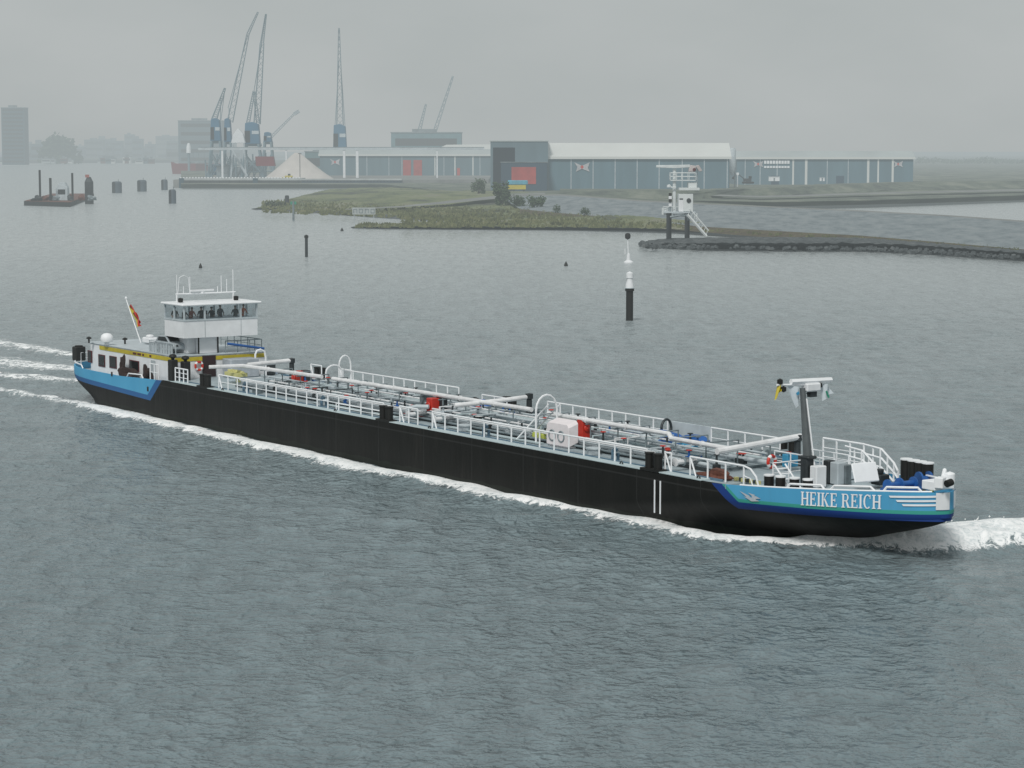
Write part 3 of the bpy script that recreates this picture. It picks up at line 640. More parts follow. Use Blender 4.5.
# ---- hull surface markings: map (arc length, height) onto the bow side
def hull_patch(quads, name, m, off=.02):
    """quads: (px,py) corner lists traced along the hull side"""
    mb = MB()
    for poly in quads:
        mb.add([(lambda p_: (p_.x, p_.y - off, p_.z))(p) for p in poly], [tuple(range(len(poly)))])
    return mb.build(name, m, ship)
def hp(s, z): return Vector((s, -halfw(s, z), z))
# arc-length table on the name's height
AS = [0.0]; SS_ = [95 + i * .05 for i in range(272)]
for a, b in zip(SS_[:-1], SS_[1:]): AS.append(AS[-1] + (hp(b, 3.4) - hp(a, 3.4)).length)
def hp_arc(u, z): s = float(np.interp(u, AS, SS_)); return hp(s, z)
def arc_of(s): return float(np.interp(s, SS_, AS))
def serif_letter(ch):
    W, T, th, sr = .72, 1.0, .17, .07   # width, height, stem, serif
    q = []
    rect = lambda x0, y0, x1, y1: q.append([(x0, y0), (x1, y0), (x1, y1), (x0, y1)])
    stem = lambda x: (rect(x - th / 2, 0, x + th / 2, 1), rect(x - th / 2 - .08, 0, x + th / 2 + .08, sr), rect(x - th / 2 - .08, 1 - sr, x + th / 2 + .08, 1))
    if ch == 'H': stem(.2); stem(.72); rect(.2, .46, .72, .55); return q, .92
    if ch == 'I': stem(.2); return q, .4
    if ch == 'E':
        stem(.2); rect(.2, 0, .68, .08); rect(.2, .92, .66, 1); rect(.2, .46, .52, .54); rect(.62, 0, .69, .24); rect(.6, .77, .67, 1); rect(.48, .38, .54, .62); return q, .78
    if ch == 'K':
        stem(.2); q.append([(.25, .42), (.34, .5), (.72, 1), (.62, 1)]); q.append([(.34, .5), (.44, .6), (.82, 0), (.62, 0)]); rect(.56, .93, .82, 1); rect(.56, 0, .9, .07); return q, .92
    if ch == 'R':
        stem(.2); rect(.2, .93, .5, 1); rect(.2, .46, .5, .53); n = 8
        for i in range(n):
            a, b = math.pi * (.5 - i / n), math.pi * (.5 - (i + 1) / n)
            f = lambda a_, rx, ry: (.48 + rx * math.cos(a_), .73 + ry * math.sin(a_))
            q.append([f(a, .24, .27), f(b, .24, .27), f(b, .1, .19), f(a, .1, .19)])
        q.append([(.42, .5), (.58, .5), (.84, 0), (.62, 0)]); rect(.6, 0, .9, .07); return q, .9
    if ch == 'C':
        n = 12
        for i in range(n):
            a, b = R(50 + 260 * i / n), R(50 + 260 * (i + 1) / n)
            f = lambda a_, rx, ry: (.45 + rx * math.cos(a_), .5 + ry * math.sin(a_))
            q.append([f(a, .38, .52), f(b, .38, .52), f(b, .22, .44), f(a, .22, .44)])
        rect(.66, .7, .73, 1); return q, .85
    return [], .35
def name_on_hull(text, s0, s1, z0, z1, h):
    tot = sum(serif_letter(c)[1] for c in text); u0, u1 = arc_of(s0), arc_of(s1); x = 0
    for c in text:
        qs, w = serif_letter(c)
        if qs:
            mb = MB()
            for poly in qs:
                pts = []
                for X, Yl in poly:
                    k = (x + X) / tot; u = u0 + (u1 - u0) * k; p = hp_arc(u, z0 + (z1 - z0) * k + Yl * h); pts.append((p.x + .02, p.y - .06, p.z))
                mb.add(pts, [tuple(range(len(pts)))])
            mb.build('name_letter', RAILW, ship)
        x += w
na, nb_ = hull_hit(801, 505), hull_hit(882, 509); print('NAME', na, nb_)
name_on_hull('HEIKE REICH', na.x, nb_.x, na.z, nb_.z, .78)
# white speed lines, end panel, swan emblem
mb = MB()
for i, (x0, x1, y0, y1) in enumerate(((889, 937, 495.5, 497.5), (896, 937, 499.8, 501.8), (902, 937, 504, 506))):
    A, B = hull_hit(x0, y0), hull_hit(x1, y0); C_, D_ = hull_hit(x0 + 1.5, y1), hull_hit(x1, y1); n = 8
    for k in range(n):
        e0, e1 = k / n, (k + 1) / n; ps = []
        for (P0, P1, e) in ((A, B, e0), (A, B, e1), (C_, D_, e1), (C_, D_, e0)):
            u = arc_of(P0.x) + (arc_of(P1.x) - arc_of(P0.x)) * e; p = hp_arc(u, P0.z + (P1.z - P0.z) * e); ps.append((p.x + .03, p.y - .05, p.z))
        mb.add(ps, [(0, 1, 2, 3)])
mb.build('white_speed_lines', RAILW, ship)
mb = MB(); s0 = hull_hit(936, 500).x; n = 8; u0, u1 = arc_of(s0), arc_of(108.5)
for k in range(n):
    for j in range(3):
        ps = []
        for e, f_ in ((k, j), (k + 1, j), (k + 1, j + 1), (k, j + 1)):
            s = float(np.interp(u0 + (u1 - u0) * e / n, AS, SS_)); p = hp(s, 3.5); zz = 3.08 + (ztop(s) - 3.1) * f_ / 3; ps.append((p.x + .05, p.y - .05, zz))
        mb.add(ps, [(0, 1, 2, 3)])
for k in range(3):
    ps = []
    for e, f_ in ((k, 0), (k + 1, 0), (k + 1, 1), (k, 1)):
        s = 108.5 - .5 * e; p = hp(s, 3.5); ps.append((p.x + .05, -p.y + .05 - .1 * (e == 0), 3.08 + (ztop(s) - 3.1) * f_))
    mb.add(ps, [(0, 1, 2, 3)])
mb.build('bow_panel', WHITE, ship)
e = hull_hit(751, 497); u = arc_of(e.x); mb = MB()
for poly in ([(-.9, .35), (-.1, .1), (.1, -.1), (-.3, -.02)], [(-.5, -.02), (.2, -.02), (.75, -.22), (.1, -.3)], [(.1, .12), (.45, .12), (.85, -.02), (.2, -.12)], [(-.2, .3), (.4, .2), (.2, .05)]):
    mb.add([(lambda p_: (p_.x, p_.y - .06, p_.z))(hp_arc(u + a_ * .9, e.z + b_ * .8)) for a_, b_ in poly], [tuple(range(len(poly)))])
mb.build('bird_emblem', mat('pale_emblem_paint', (.5, .55, .6), .5), ship)

# things standing on the ship (top-level, placed in world space)
def swp(s, t, z): return (SX + s * SC - t * SS, SY + s * SS + t * SC, z)
def lifebuoy(s, t, z, ax, label, m2=RED):
    o = thing('lifebuoy', label, 'lifebuoy', swp(s, t, z), STH, 'lifebuoys on the tanker')
    MB().torus((0, 0, 0), .34, .1, ax, 24, 8).build('ring', RED, o, smooth=True)
    for k in range(4):
        MB().torus((0, 0, 0), .34, .106, ax, 4, 8, R(90 * k + 30), R(90 * k + 60)).build('band', RAILW, o, smooth=True)
    return o
p = sat(199, 366, s=22.3)
lifebuoy(22.3, p.y, p.z, (1, 0, 0), 'orange-red and white lifebuoy hung on the front of the white deckhouse')
p = sat(774, 462, s=97.2); lifebuoy(97.0, p.y, p.z, (1, .2, 0), 'orange-red lifebuoy tied to the foredeck rail beside the mast')
p = sat(773, 468, s=97.2)
# parked car on the deckhouse roof
car = thing('car', 'small silver car parked on the deckhouse roof beneath the wheelhouse', 'car', swp(18.4, -2.7, RF), STH)
CP = [(-2, .35), (-1.95, .75), (-1.6, .95), (-1.15, 1.38), (.35, 1.42), (1.0, .95), (1.85, .82), (2.0, .6), (2.0, .35)]
MB().prism([(x, -.82, z) for x, z in CP], (0, 1.64, 0)).build('body', mat('silver_car_paint', (.42, .47, .5), .35, .3), car, bevel=.07)
MB().prism([(-1.15, -.835, .97), (-.95, -.835, 1.3), (.3, -.835, 1.34), (.8, -.835, .97)], (0, 1.67, 0)).build('side_window', GLASSD, car)
MB().add([(.42, -.7, 1.385), (.42, .7, 1.385), (1.0, .74, 1.0), (1.0, -.74, 1.0)], [(0, 1, 2, 3)]).build('windscreen', GLASSD, car).location = (.04, 0, .02)
for x in (-1.25, 1.25):
    for y in (-.75, .75):
        w = MB().torus((x, y, .32), .23, .09, (0, 1, 0), 16, 6).build('wheel', RUBBER, car); MB().lathe((x, y - .05, .32), [(.18, 0), (.18, .1)], 10, (0, 1, 0)).build('rim', LSTEEL, w)
for y in (-.6, .6): MB().box((2.0, y, .68), (.06, .3, .14)).build('headlight', GLASSD, car)

# people in the wheelhouse
def person_mesh(arm=0.0, lean=0.0, turn=0.0):
    J = {'pel': (0, 0, .95), 'sp': (lean * .4, 0, 1.15), 'ch': (lean, 0, 1.36), 'nk': (lean * 1.1, 0, 1.5), 'h1': (lean * 1.2 + .01, 0, 1.6), 'h2': (lean * 1.25 + .02, 0, 1.7)}
    names, V, E_, Rr = [], [], [], []
    def add(n_, p_, r_, par=None):
        names.append(n_); V.append(p_); Rr.append(r_)
        if par: E_.append((names.index(par), len(V) - 1))
    add('pel', J['pel'], (.16, .12)); add('sp', J['sp'], (.15, .11), 'pel'); add('ch', J['ch'], (.18, .12), 'sp'); add('nk', J['nk'], (.06, .06), 'ch'); add('h1', J['h1'], (.085, .095), 'nk'); add('h2', J['h2'], (.08, .09), 'h1')
    for sd in (-1, 1):
        k = 'L' if sd < 0 else 'R'
        add('sh' + k, (lean, sd * .19, 1.4), (.065, .065), 'ch'); add('el' + k, (lean + .05 + arm * .12, sd * .27, 1.14), (.048, .048), 'sh' + k)
        add('wr' + k, (lean + .14 + arm * .3, sd * .22, .95 + arm * .2), (.034, .034), 'el' + k); add('ha' + k, (lean + .2 + arm * .34, sd * .2, .9 + arm * .22), (.035, .02), 'wr' + k)
        add('hi' + k, (0, sd * .1, .88), (.095, .095), 'pel'); add('kn' + k, (.02, sd * .11, .48), (.065, .065), 'hi' + k); add('an' + k, (-.01, sd * .12, .09), (.042, .042), 'kn' + k); add('fo' + k, (.16, sd * .13, .04), (.04, .035), 'an' + k)
    me = bpy.data.meshes.new('person'); me.from_pydata(V, E_, []); o = bpy.data.objects.new('tmp', me); COL.objects.link(o)
    sk = o.modifiers.new('s', 'SKIN'); sk.use_smooth_shade = True
    for i, r_ in enumerate(Rr): me.skin_vertices[0].data[i].radius = r_
    me.skin_vertices[0].data[0].use_root = True
    o.modifiers.new('d', 'SUBSURF').levels = 1
    dg = bpy.context.evaluated_depsgraph_get(); m2 = bpy.data.meshes.new_from_object(o.evaluated_get(dg)); bpy.data.objects.remove(o)
    return m2
SKIN = mat('skin', (.42, .25, .18), .6, var=.08); HAIR = mat('dark_hair', (.03, .02, .015), .8)
pm = [person_mesh(.2, .02), person_mesh(1.0, .1), person_mesh(.6, .18)]
CL = {'black': mat('black_cloth', (.012, .012, .014), .9), 'navy': mat('navy_cloth', (.015, .02, .04), .9), 'rust': mat('rust_red_cloth', (.30, .07, .05), .9), 'orange': mat('orange_cloth', (.55, .13, .05), .9), 'grey': mat('grey_cloth', (.06, .07, .08), .9)}
people = [(20.2, -3.3, 'black', 0, 'person in black standing behind the side window at the aft starboard corner of the wheelhouse'),
          (21.7, -3.2, 'black', 1, 'person in black leftmost behind the starboard pane of the wheelhouse front'),
          (21.6, -2.35, 'rust', 2, 'person in a rust red top beside the first mullion of the wheelhouse front'),
          (22.0, -1.4, 'black', 0, 'person in black leftmost behind the wide middle pane of the wheelhouse'),
          (21.4, -.7, 'navy', 1, 'person in navy second from the left behind the wide middle pane'),
          (21.5, .1, 'black', 2, 'person in black at the middle of the wide wheelhouse pane'),
          (21.3, 1.1, 'grey', 0, 'person in dark grey right of centre behind the wide middle pane'),
          (21.5, 2.7, 'grey', 1, 'person in dark grey leftmost behind the port pane of the wheelhouse front'),
          (21.7, 3.3, 'orange', 2, 'person in an orange top at the port end of the wheelhouse')]
for s, t, c, k, lab in people:
    me = pm[k].copy(); me.materials.clear(); me.materials.append(CL[c]); me.materials.append(SKIN)
    for pl in me.polygons: pl.material_index = 1 if (pl.center.z > 1.5 or (pl.center.z < 1.16 and abs(pl.center.y) > .16 and pl.center.z > .8 and pl.center.x > .16)) else 0
    o = bpy.data.objects.new('person', me); COL.objects.link(o); tag(o, lab, 'person', 'people in the wheelhouse')
    o.location = swp(s - 1.0, t * .86, ZS - .84); o.rotation_euler = (0, 0, STH + random.uniform(-.8, .8)); o.scale = (1.08, 1.08, random.uniform(1.04, 1.12))
    lx = (.02, .1, .18)[k] * 1.2
    MB().lathe((lx - .01, 0, 1.66), [(.1, 0), (.112, .05), (.1, .1), (.05, .135), (0, .14)], 12).build('hair', HAIR, o, smooth=True)
    MB().box((lx + .11, 0, 1.655), (.035, .03, .05), taper=.6).build('nose', SKIN, o)

# ================================================================== WATER
def foam_lines():
    L_ = []
    def ln(pts): L_.append([(at(x, y, 0), w / (F_PX * CAM_H / at(x, y, 0).y ** 2) * .5) for x, y, w in pts])   # width px -> metres in depth
    ln([(1100, 522, 28), (1024, 531, 26), (985, 533, 28), (950, 535, 26), (915, 543, 20), (870, 546, 15), (800, 545, 9), (745, 543, 7), (712, 540, 8), (674, 532, 13), (640, 523, 17), (610, 516, 15), (570, 509, 8), (532, 503.5, 7), (494, 497, 12), (469, 489, 11), (431, 482, 8), (403, 477, 8), (365, 471, 11), (342, 466, 11), (301, 455, 9), (263, 447.5, 9), (235, 441, 8), (207, 435, 7), (160, 424, 6), (120, 415, 7), (80, 406, 6), (40, 399, 5), (0, 392, 5), (-60, 380, 5)])
    ln([(985, 545, 3), (1060, 540, 8)])
    ln([(74, 371, 12), (40, 369, 15), (0, 364, 17), (-60, 357, 20)])
    ln([(76, 383, 7), (40, 380, 9), (0, 377, 10), (-60, 370, 12)])
    ln([(70, 357, 5), (40, 351, 8), (0, 345, 9), (-50, 336, 10)])
    return L_
FL = foam_lines()
def seg_field(X, Y):
    """closest foam line: returns signed distance (towards the viewer +) and half width"""
    best = np.full(X.shape, 1e9); sg = np.zeros(X.shape); hw = np.ones(X.shape)
    for line in FL:
        for (a, wa), (b, wb) in zip(line[:-1], line[1:]):
            dx, dy = b.x - a.x, b.y - a.y; L2 = dx * dx + dy * dy
            k = np.clip(((X - a.x) * dx + (Y - a.y) * dy) / L2, 0, 1)
            px, py = X - (a.x + k * dx), Y - (a.y + k * dy); d = np.hypot(px, py); w = (wa + (wb - wa) * k) * .5 + .18
            m = d / w < best; best = np.where(m, d / w, best); sg = np.where(m, np.where(py < 0, d, -d), sg); hw = np.where(m, w, hw)
    return best, sg, hw
def build_water():
    # distance rows get coarser with distance, columns fan out; far rows reach the horizon
    rows = list(np.geomspace(50, 110, 50)) + list(np.geomspace(111, 420, 620)) + list(np.geomspace(424, 30000, 160))
    tx = np.concatenate([np.linspace(-1.2, -.27, 18), np.linspace(-.262, .262, 760), np.linspace(.27, 1.2, 18)])
    Yv, T = np.meshgrid(np.array(rows), tx, indexing='ij'); X = T * Yv
    near = np.clip((420 - Yv) / 120, 0, 1)
    Z = np.zeros_like(X)
    rg = np.random.RandomState(3)
    for i in range(26):
        wl = rg.uniform(1.2, 5.5) ; th = R(70) + rg.normal(0, .55); k = 2 * math.pi / wl; amp = .0055 * wl ** .9 * rg.uniform(.5, 1)
        ph = rg.uniform(0, 6.28); Z += amp * np.sin(k * (X * math.cos(th) + Yv * math.sin(th)) + ph + .9 * np.sin(.11 * X + .07 * Yv + i))
    Z *= near
    foam = np.zeros_like(X); m = (Yv < 300)
    best, sg, hw = seg_field(X[m], Yv[m])
    foam[m] = np.clip(1.25 - best, 0, 1)
    foam[m] *= np.where(X[m] < SX - 1, .62, 1.0)
    ridge = .38 * np.exp(-(best * .9) ** 2) - .22 * np.exp(-((sg - 2.6 * hw - .8) / (1.4 * hw + .6)) ** 2) + .14 * np.exp(-((sg - 5.5 * hw - 2.5) / (1.6 * hw + 1)) ** 2)
    Z[m] += ridge
    # bow wave piled against the stem
    bx, by, _ = swp(106, -2.5, 0); Z += .25 * np.exp(-(((X - bx) / 5) ** 2 + ((Yv - by) / 6) ** 2))
    crest = [(at(715, 541, 0), .05, .5), (at(790, 545, 0), .15, .75), (at(840, 546.5, 0), .45, 1.3), (at(885, 547, 0), .7, 1.6), (at(930, 545.5, 0), .85, 1.9), (at(975, 541, 0), .8, 2.1), (at(1024, 534, 0), .5, 2.5), (at(1090, 528, 0), .3, 2.6)]
    bm_ = np.zeros_like(X); fo = np.zeros_like(X)
    for (a, ha, wa), (b, hb_, wb) in zip(crest[:-1], crest[1:]):
        dx, dy = b.x - a.x, b.y - a.y; k = np.clip(((X - a.x) * dx + (Yv - a.y) * dy) / (dx * dx + dy * dy), 0, 1)
        d = np.hypot(X - (a.x + k * dx), Yv - (a.y + k * dy)); w = wa + (wb - wa) * k
        bm_ = np.maximum(bm_, (ha + (hb_ - ha) * k) * np.exp(-(d / (w * 1.15)) ** 2)); fo = np.maximum(fo, np.clip(1.75 - d / (w * 1.0), 0, 1.3))
    lump = .5 + .5 * np.sin(X * 2.1 + 1.3 * np.sin(Yv * 1.7)) * np.sin(Yv * 1.9 + np.sin(X * 1.1))
    Z += bm_ * (.78 + .3 * lump); foam = np.maximum(foam, fo)
    n0, n1 = X.shape; me = bpy.data.meshes.new('water')
    co = np.stack([X, Yv, Z - .02], -1).reshape(-1, 3).astype(np.float32)
    idx = np.arange(n0 * n1).reshape(n0, n1); q = np.stack([idx[:-1, :-1], idx[:-1, 1:], idx[1:, 1:], idx[1:, :-1]], -1).reshape(-1, 4)
    # near skirt towards the viewer
    me.vertices.add(len(co)); me.vertices.foreach_set('co', co.ravel()); me.loops.add(q.size); me.loops.foreach_set('vertex_index', q.ravel().astype(np.int32))
    me.polygons.add(len(q)); me.polygons.foreach_set('loop_start', np.arange(0, q.size, 4, dtype=np.int32)); me.polygons.foreach_set('use_smooth', np.ones(len(q), dtype=bool))
    me.update(); me.validate()
    at_ = me.attributes.new('foam', 'FLOAT', 'POINT'); at_.data.foreach_set('value', foam.ravel().astype(np.float32))
    o = bpy.data.objects.new('water', me); COL.objects.link(o)
    mt, nt, b, hz = new_mat('river_water'); n, l = nt.nodes, nt.links
    tc = n.new('ShaderNodeNewGeometry')
    def noise(sc, det, st=(1, 1, 1), rot=0, rough=.5, dist=0):
        mp = n.new('ShaderNodeMapping'); mp.inputs['Scale'].default_value = st; mp.inputs['Rotation'].default_value = (0, 0, rot)
        x = n.new('ShaderNodeTexNoise'); x.inputs['Scale'].default_value = sc; x.inputs['Detail'].default_value = det; x.inputs['Roughness'].default_value = rough; x.inputs['Distortion'].default_value = dist
        l.new(tc.outputs['Position'], mp.inputs[0]); l.new(mp.outputs[0], x.inputs['Vector']); return x.outputs[0]
    def mm(op, a, c=None):
        x = n.new('ShaderNodeMath'); x.operation = op
        for i, v in enumerate((a, c)):
            if v is None: continue
            if isinstance(v, (int, float)): x.inputs[i].default_value = v
            else: l.new(v, x.inputs[i])
        return x.outputs[0]
    fine = noise(2.3, 2.5, (1.0, .85, 1), .12, .5, .1); mid = noise(.85, 2.5, (1.0, .8, 1), .1, .5, .1); far_ = noise(.33, 3, (1.5, .28, 1), .03, .65, .2); big = noise(.018, 4, (.5, 1.6, 1), .1)
    hgt = mm('ADD', mm('MULTIPLY', fine, .5), mm('MULTIPLY', mid, .78))
    bp = n.new('ShaderNodeBump'); bp.inputs['Strength'].default_value = 1.0; bp.inputs['Distance'].default_value = .75
    sep = n.new('ShaderNodeSeparateXYZ'); l.new(tc.outputs['Position'], sep.inputs[0])
    lod = n.new('ShaderNodeMapRange'); lod.inputs[1].default_value = 180; lod.inputs[2].default_value = 900; lod.inputs[3].default_value = 1.0; lod.inputs[4].default_value = .4
    l.new(sep.outputs[1], lod.inputs[0]); l.new(lod.outputs[0], bp.inputs['Strength'])
    lo2 = n.new('ShaderNodeMapRange'); lo2.inputs[1].default_value = 120; lo2.inputs[2].default_value = 600; lo2.inputs[3].default_value = .15; lo2.inputs[4].default_value = .8
    l.new(sep.outputs[1], lo2.inputs[0])
    bq = n.new('ShaderNodeBump'); bq.inputs['Distance'].default_value = 1.6; l.new(lo2.outputs[0], bq.inputs['Strength']); l.new(far_, bq.inputs['Height']); l.new(bq.outputs[0], bp.inputs['Normal'])
    l.new(hgt, bp.inputs['Height'])
    l.new(bp.outputs[0], b.inputs['Normal'])
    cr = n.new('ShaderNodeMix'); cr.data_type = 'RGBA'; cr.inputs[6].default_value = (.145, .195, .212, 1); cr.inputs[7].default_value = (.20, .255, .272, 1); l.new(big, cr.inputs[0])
    far_sheen = n.new('ShaderNodeMapRange'); far_sheen.inputs[1].default_value = 130; far_sheen.inputs[2].default_value = 560; l.new(sep.outputs[1], far_sheen.inputs[0])  # base colour ramps paler with distance, standing in for grazing sky reflection
    c2 = n.new('ShaderNodeMix'); c2.data_type = 'RGBA'; l.new(far_sheen.outputs[0], c2.inputs[0]); l.new(cr.outputs[2], c2.inputs[6]); c2.inputs[7].default_value = (.41, .445, .448, 1)
    spk = n.new('ShaderNodeMapRange'); spk.inputs[1].default_value = .3; spk.inputs[2].default_value = .7; spk.inputs[3].default_value = .74; spk.inputs[4].default_value = 1.24; l.new(mm('ADD', mm('MULTIPLY', far_, .5), mm('MULTIPLY', mid, .5)), spk.inputs[0])  # light and dark of wave facets speckled into the base colour
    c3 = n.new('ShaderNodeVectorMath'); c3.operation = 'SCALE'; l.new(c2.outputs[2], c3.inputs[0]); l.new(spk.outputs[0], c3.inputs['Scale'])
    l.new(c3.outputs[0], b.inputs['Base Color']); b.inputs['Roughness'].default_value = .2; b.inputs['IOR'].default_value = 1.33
    # foam
    fa = n.new('ShaderNodeAttribute'); fa.attribute_name = 'foam'
    fn = noise(1.6, 7, (1, .8, 1), .5, .8, 1.0); fn2 = noise(.4, 3)
    thr = mm('SUBTRACT', mm('ADD', mm('MULTIPLY', fa.outputs['Fac'], 1.25), mm('MULTIPLY', mm('SUBTRACT', fn, .5), 3.0)), mm('ADD', mm('MULTIPLY', fn2, .5), .32))
    mr = n.new('ShaderNodeMapRange'); mr.inputs[1].default_value = 0; mr.inputs[2].default_value = .28; l.new(thr, mr.inputs[0])
    gate = mm('MULTIPLY', mr.outputs[0], mm('GREATER_THAN', fa.outputs['Fac'], .02))
    df = n.new('ShaderNodeBsdfDiffuse'); fc = n.new('ShaderNodeMix'); fc.data_type = 'RGBA'; fc.inputs[6].default_value = (.62, .68, .69, 1); fc.inputs[7].default_value = (.96, .97, .97, 1)
    fr_ = n.new('ShaderNodeMapRange'); fr_.inputs[1].default_value = .38; fr_.inputs[2].default_value = .56; l.new(fn, fr_.inputs[0]); l.new(fr_.outputs[0], fc.inputs[0]); l.new(fc.outputs[2], df.inputs[0])
    bf = n.new('ShaderNodeBump'); bf.inputs['Strength'].default_value = .5; bf.inputs['Distance'].default_value = .2; l.new(fn, bf.inputs['Height']); l.new(bf.outputs[0], df.inputs['Normal'])
    mx = n.new('ShaderNodeMixShader'); l.new(gate, mx.inputs[0]); l.new(b.outputs[0], mx.inputs[1]); l.new(df.outputs[0], mx.inputs[2])
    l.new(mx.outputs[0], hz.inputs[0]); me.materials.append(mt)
    struct(o, 'grey rippled river water with foam along the tanker')
build_water()
rs_ = random.Random(77); mb = MB()
for i in range(420):
    k = rs_.random() ** 1.3; c = at(900 + 130 * k, 545 - 14 * k, 0); q = V_ = Vector((c.x + rs_.gauss(0, .5), c.y + rs_.gauss(0, 1.3), rs_.uniform(.3, 1.25) * (1 - .5 * k))); r_ = rs_.uniform(.025, .075)
    mb.add([q + Vector(d) * r_ for d in ((1, 0, 0), (0, 1, 0), (-1, 0, 0), (0, -1, 0), (0, 0, 1), (0, 0, -1))], [(0, 1, 4), (1, 2, 4), (2, 3, 4), (3, 0, 4), (1, 0, 5), (2, 1, 5), (3, 2, 5), (0, 3, 5)])
tag(mb.build('spray', mat('water_spray', (.85, .87, .87), .5, var=.03)), 'fine white spray thrown up beside the tanker bow', 'spray', kind='stuff')

# ================================================================== LAND
def ground_mat(name, cols, scale, rough=.95, bump=.4, thr=(.35, .65), stretch=(1, 1, 1)):
    m, nt, b, hz = new_mat(name); n, l = nt.nodes, nt.links
    g = n.new('ShaderNodeNewGeometry'); mp = n.new('ShaderNodeMapping'); mp.inputs['Scale'].default_value = stretch; l.new(g.outputs['Position'], mp.inputs[0])
    n1 = n.new('ShaderNodeTexNoise'); n1.inputs['Scale'].default_value = scale; n1.inputs['Detail'].default_value = 6; n1.inputs['Roughness'].default_value = .65; l.new(mp.outputs[0], n1.inputs['Vector'])
    cr = n.new('ShaderNodeValToRGB'); e = cr.color_ramp.elements; e[0].position = thr[0]; e[1].position = thr[1]; e[0].color = (*cols[0], 1); e[1].color = (*cols[-1], 1)
    for i, c in enumerate(cols[1:-1]): x = e.new(thr[0] + (thr[1] - thr[0]) * (i + 1) / (len(cols) - 1)); x.color = (*c, 1)
    l.new(n1.outputs[0], cr.inputs[0]); l.new(cr.outputs[0], b.inputs['Base Color']); b.inputs['Roughness'].default_value = rough
    bp = n.new('ShaderNodeBump'); bp.inputs['Strength'].default_value = bump; bp.inputs['Distance'].default_value = 1; l.new(n1.outputs[0], bp.inputs['Height']); l.new(bp.outputs[0], b.inputs['Normal'])
    return m
GRASS = ground_mat('rough_grass', [(.06, .068, .05), (.11, .135, .06), (.17, .19, .09), (.19, .19, .13)], .09, stretch=(.6, .25, 1))
SCRUB = ground_mat('grey_green_scrub', [(.06, .075, .065), (.12, .145, .11), (.20, .215, .17)], .12, stretch=(.6, .2, 1))
ASPH = ground_mat('asphalt_slope', [(.14, .17, .185), (.20, .235, .25), (.25, .28, .29)], .35, bump=.6, stretch=(.8, .25, 1))
ROCK = ground_mat('dark_rubble', [(.05, .06, .064), (.09, .105, .11), (.14, .15, .15)], .5, bump=.8, thr=(.4, .7))
SAND = ground_mat('pale_gravel', [(.17, .18, .175), (.25, .26, .25)], .1)
VEG = ground_mat('brown_verge', [(.05, .04, .025), (.085, .07, .04), (.11, .10, .05)], .3)
def resample(pl, n):
    P = pl if isinstance(pl[0], Vector) else [at(x, y, z) for x, y, z in pl]; d = [0]
    for a, b in zip(P[:-1], P[1:]): d.append(d[-1] + (b - a).length)
    out = []
    for i in range(n):
        q = d[-1] * i / (n - 1); out.append(Vector([float(np.interp(q, d, [p[k] for p in P])) for k in range(3)]))
    return out
def loft(rows, n, mats, name, sub=3, rough=.0, seed=0, label=None):
    rnd = random.Random(seed); RS = [resample(r, n) for r in rows]; grid = []; mi = []
    for i in range(len(RS) - 1):
        for k in range(sub): grid.append([RS[i][j].lerp(RS[i + 1][j], k / sub) for j in range(n)]); mi.append(i)
    grid.append(RS[-1])
    for gi, g in enumerate(grid):
        for j, p in enumerate(g):
            if 0 < gi < len(grid) - 1 or True:
                p.z += rough * rnd.uniform(-.5, .5); p.y += rough * rnd.uniform(-1, 1) * 2.0
    mb = MB(); vs = [p for g in grid for p in g]; m = n
    for i in range(len(grid) - 1):
        mb.cur = min(mi[i], len(mats) - 1)
        for j in range(n - 1): pass
    fs = []; mis = []
    for i in range(len(grid) - 1):
        for j in range(n - 1): fs.append((i * m + j, i * m + j + 1, (i + 1) * m + j + 1, (i + 1) * m + j)); mis.append(min(mi[i], len(mats) - 1))
    mb.v = [tuple(v) for v in vs]; mb.f = fs; mb.mi = mis
    return struct(mb.build(name, mats, None, smooth=False), label)
V_ = Vector
# hinterland sheet reaching the horizon (quay level 3 m)
loft([[at(181, 187.5, 0) + V_((0, 0, -1)), at(300, 187.6, 0) + V_((0, 0, -1)), at(385, 188, 0) + V_((0, 0, -1)), at(470, 200, -1), at(600, 207, -1), at(775, 208, -1), at(860, 206.2, -1), at(930, 204.4, -1), at(1030, 201.5, -1), at(1400, 197, -1), at(2200, 193, -1)],
      [at(181, 184, 3), at(300, 184.2, 3), at(385, 184.3, 3), at(470, 194, 3), at(600, 199, 3), at(775, 202, 3), at(860, 200.5, 3), at(930, 198.4, 3), at(1030, 195, 3), at(1400, 191, 3), at(2200, 188, 3)],
      [at(181, 172, 3), at(300, 172, 3), at(385, 172, 3), at(470, 172, 3), at(600, 176, 3), at(775, 178, 3), at(860, 178, 3), at(930, 178, 3), at(1030, 177, 3), at(1400, 174, 3), at(2200, 172, 3)],
      [V_((-620, 4300, 3)), V_((-300, 5000, 3)), V_((0, 6000, 3)), V_((300, 7000, 3)), V_((1500, 8000, 3)), V_((3000, 9000, 3)), V_((9000, 9000, 3))]], 90, [SCRUB, SCRUB, SCRUB], 'ground', 6, .0, 1, 'flat grey-green harbour land behind the dike')
# far shore left
loft([[at(-400, 163.6, 0), at(0, 163.4, 0), at(120, 163, 0), at(235, 162.5, 0)], [at(-400, 163.2, 0) + V_((0, 30, 4)), at(0, 163, 0) + V_((0, 30, 4)), at(120, 162.8, 0) + V_((0, 30, 4)), at(235, 162.3, 0) + V_((0, 30, 4))],
      [V_((-4000, 9000, 4)), V_((-1500, 9000, 4)), V_((-900, 9000, 4)), V_((-600, 9000, 4))]], 40, [ROCK, SCRUB], 'far_shore', 2, .0, 2, 'hazy far bank of the river at the left')
